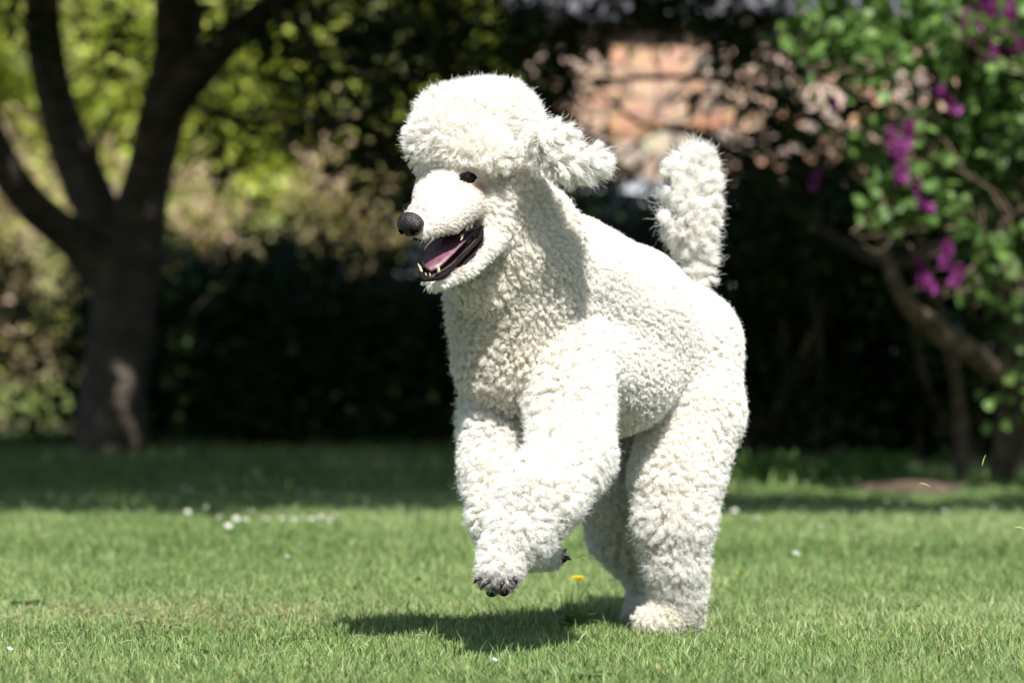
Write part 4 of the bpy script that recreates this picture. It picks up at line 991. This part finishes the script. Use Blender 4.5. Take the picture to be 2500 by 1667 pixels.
# fallen petals
for px, py, lab in ((1209, 1628, 'white fallen petal in the grass below the dog shadow'), (702, 1364, 'white fallen petal on the lawn left of the dog'), (25, 1600, 'white speck of petal at the lower left corner of the lawn')):
    g = G(px, py + 18)
    o = tag(link('petal', mkj('petal', [ball((g.x, g.y, .024), (.0055, .0035, .0012), 12, 6, Matrix.Rotation(.9, 3, 'X') @ Matrix.Rotation(.6, 3, 'Y'))]), M_white), lab, 'petal')
M_dead = mat('dead_leaf', (.42, .20, .08), .8, .2, noise=(80, (.25, .12, .06), 4, .4, .6))
for px, py, lab in ((1022, 1428, 'small orange brown dead leaf in the lawn left of the raised paw'), (905, 1372, 'small rusty dead leaf lying farther back in the lawn left of the dog'), (1800, 1640, 'small brown dead leaf in the grass in front of the dog hind foot')):
    p = G(px, py + 12); V_, Q_, T_, C_ = leaves(np.array([[p.x, p.y, .020]]), .016, [(.3, .2, .1), (.3, .2, .1)], fine=True, seed=px, up=.8)
    tag(link('dead_leaf', mk('dead_leaf', V_, Q_, T_), M_dead), lab, 'leaf')
# broad-leaved weeds
def weed(px, py, rad, n, label, h=.012, seed=0, col=((.09, .17, .05), (.13, .22, .07)), name='weed', up=.35):
    g = G(px, py); r_ = np.random.default_rng(seed); V, T, C = [], [], []
    for k in range(n):
        a = r_.uniform(0, 6.28); L_ = rad * r_.uniform(.7, 1.1); t = np.array([math.cos(a), math.sin(a), 0]); s = np.array([-math.sin(a), math.cos(a), 0])
        b = len(V); tilt = r_.uniform(.1, up * 2); c0_ = np.array(col[0]) + (np.array(col[1]) - col[0]) * r_.random()
        for f_, w_ in ((0, .05), (.3, .2), (.6, .34), (.85, .26), (1, .03)):
            z = .008 + L_ * f_ * tilt - L_ * f_ * f_ * tilt * .5
            for sg in (-1, 0, 1): V.append(np.array(g) + t * L_ * f_ + s * sg * w_ * L_ * (1 + .15 * math.sin(f_ * 20)) + [0, 0, z + (.12 * w_ * L_ if sg else 0)]); C.append(c0_)
        for r in range(4):
            for q in (0, 1): i0 = b + r * 3 + q; T += [[i0, i0 + 1, i0 + 4], [i0, i0 + 4, i0 + 3]]
    return tag(link(name, mk(name, V, None, T, np.array(C)), M_grass), label, 'weed')
weed(1412, 1545, .042, 11, 'dark broad leaved weed at the edge of the dog shadow', seed=2, up=.9)
weed(1395, 1668, .07, 12, 'flat pale green rosette weed at the bottom edge right of centre', seed=3, up=.2)
weed(70, 1488, .05, 9, 'low clover like weed in the lawn near the left edge', seed=4, up=.3)
weed(2210, 1500, .035, 9, 'small clover like weed in the lawn right of the dog', seed=6, up=.4)
weed(520, 1610, .04, 9, 'low weed with rounded leaves near the bottom left of the lawn', seed=7, up=.35)
weed(860, 1450, .03, 8, 'small broad leaved weed left of the dog front paw', seed=5, up=.5)
# long tufts along the shadow and the foreground
def tuft(name, g, n, h, spread, seed, label, col=(.14, .24, .05), wd=.0028, lean=.35):
    r_ = np.random.default_rng(seed); V, Q, T = [], [], []
    for k in range(n):
        p = np.array(g) + [r_.normal() * spread, r_.normal() * spread, 0]; a = r_.uniform(0, 6.28); hh = h * r_.uniform(.5, 1.1); l = lean * r_.random()
        d_ = np.array([math.cos(a), math.sin(a), 0]); s = np.array([1, .2, 0]) * wd / 2; b = len(V)
        for f_ in (0, .3, .55, .8): c_ = p + d_ * hh * l * f_ ** 2 + [0, 0, hh * f_ * (1 - .15 * f_)]; V += [c_ - s * (1 - f_ * .5), c_ + s * (1 - f_ * .5)]
        V.append(p + d_ * hh * l + [0, 0, hh * .85])
        for q in range(3): Q.append([b + q * 2, b + q * 2 + 1, b + q * 2 + 3, b + q * 2 + 2])
        T.append([b + 6, b + 7, b + 8])
    return tag(link(name, mk(name, V, Q, T, np.broadcast_to(col, (len(V), 3))), M_grass), label, 'grass tuft')
for i, (px, py, h, lab) in enumerate([(1395, 1530, .085, 'tall dark grass blades rising behind the dog shadow'), (1480, 1625, .055, 'pale grass blades just right of the dog shadow tip'), (1260, 1640, .05, 'bright grass blades standing below the dog shadow'),
            (900, 1620, .05, 'bright grass tuft at the left end of the dog shadow'), (2290, 1640, .045, 'grass tuft near the bottom right corner')]):
    tuft('grass_tuft', G(px, py), 8, h, .006, 300 + i, lab)
for i, (px, py, lab) in enumerate([(1880, 1165, 'tall bright weeds at the foot of the dark shrub right of the dog'), (2060, 1175, 'tall green weeds left of the lilac bush'), (2150, 1190, 'pale weeds at the edge of the bare soil')]):
    tuft('grass_tuft', W(px, 1200, 13.6) * Vector((1, 1, 0)) if False else Vector((W(px, 1200, 13.9).x, 13.9, 0)), 140, .16, .05, 320 + i, lab, (.10, .20, .04), .014, .6)
# bare soil under the lilac
g = W(2250, 1205, 13.0); a = np.linspace(0, 6.283, 40)[:-1]
V = [(g.x + math.cos(t) * (.17 + .03 * math.sin(5 * t)) + .0, 13.3 + math.sin(t) * (.25 + .05 * math.sin(3 * t)), .035) for t in a] + [(g.x, 13.3, .05)]
V += [(x * 1.0, y, -.01) for x, y, z in V[:39]]
T = [[i, (i + 1) % 39, 39] for i in range(39)]; Q = [[40 + i, 40 + (i + 1) % 39, (i + 1) % 39, i] for i in range(39)]
tag(link('soil', mk('soil', V, Q, T), mat('bare_soil', (.13, .09, .07), .95, .1, noise=(20, (.08, .06, .045), 6, .4, .6), bump=(40, .8, .02))), kind='structure')
# clippings kicked up into the air
for px, py, d, rot, lab in ((1418, 1362, 6.5, .1, 'grass clipping in mid air beside the folded paw'), (2402, 1124, 6.6, 1.9, 'pale grass clipping in mid air before the lilac'), (2258, 1184, 6.6, .3, 'short straw clipping in mid air right of the dog'), (2490, 1290, 6.4, .2, 'curled grass clipping in the air at the right edge')):
    c = W(px, py, d); v = Vector((math.cos(rot), 0, -math.sin(rot))) * .010
    tag(link('grass_clipping', mkj('grass_clipping', [tube([c - v, c + Vector((0, .002, .002)), c + v], [.0004, .0008, .0003], seg=6, n=10)]), mat('clipping', (.5, .45, .2), .6)), lab, 'clipping')
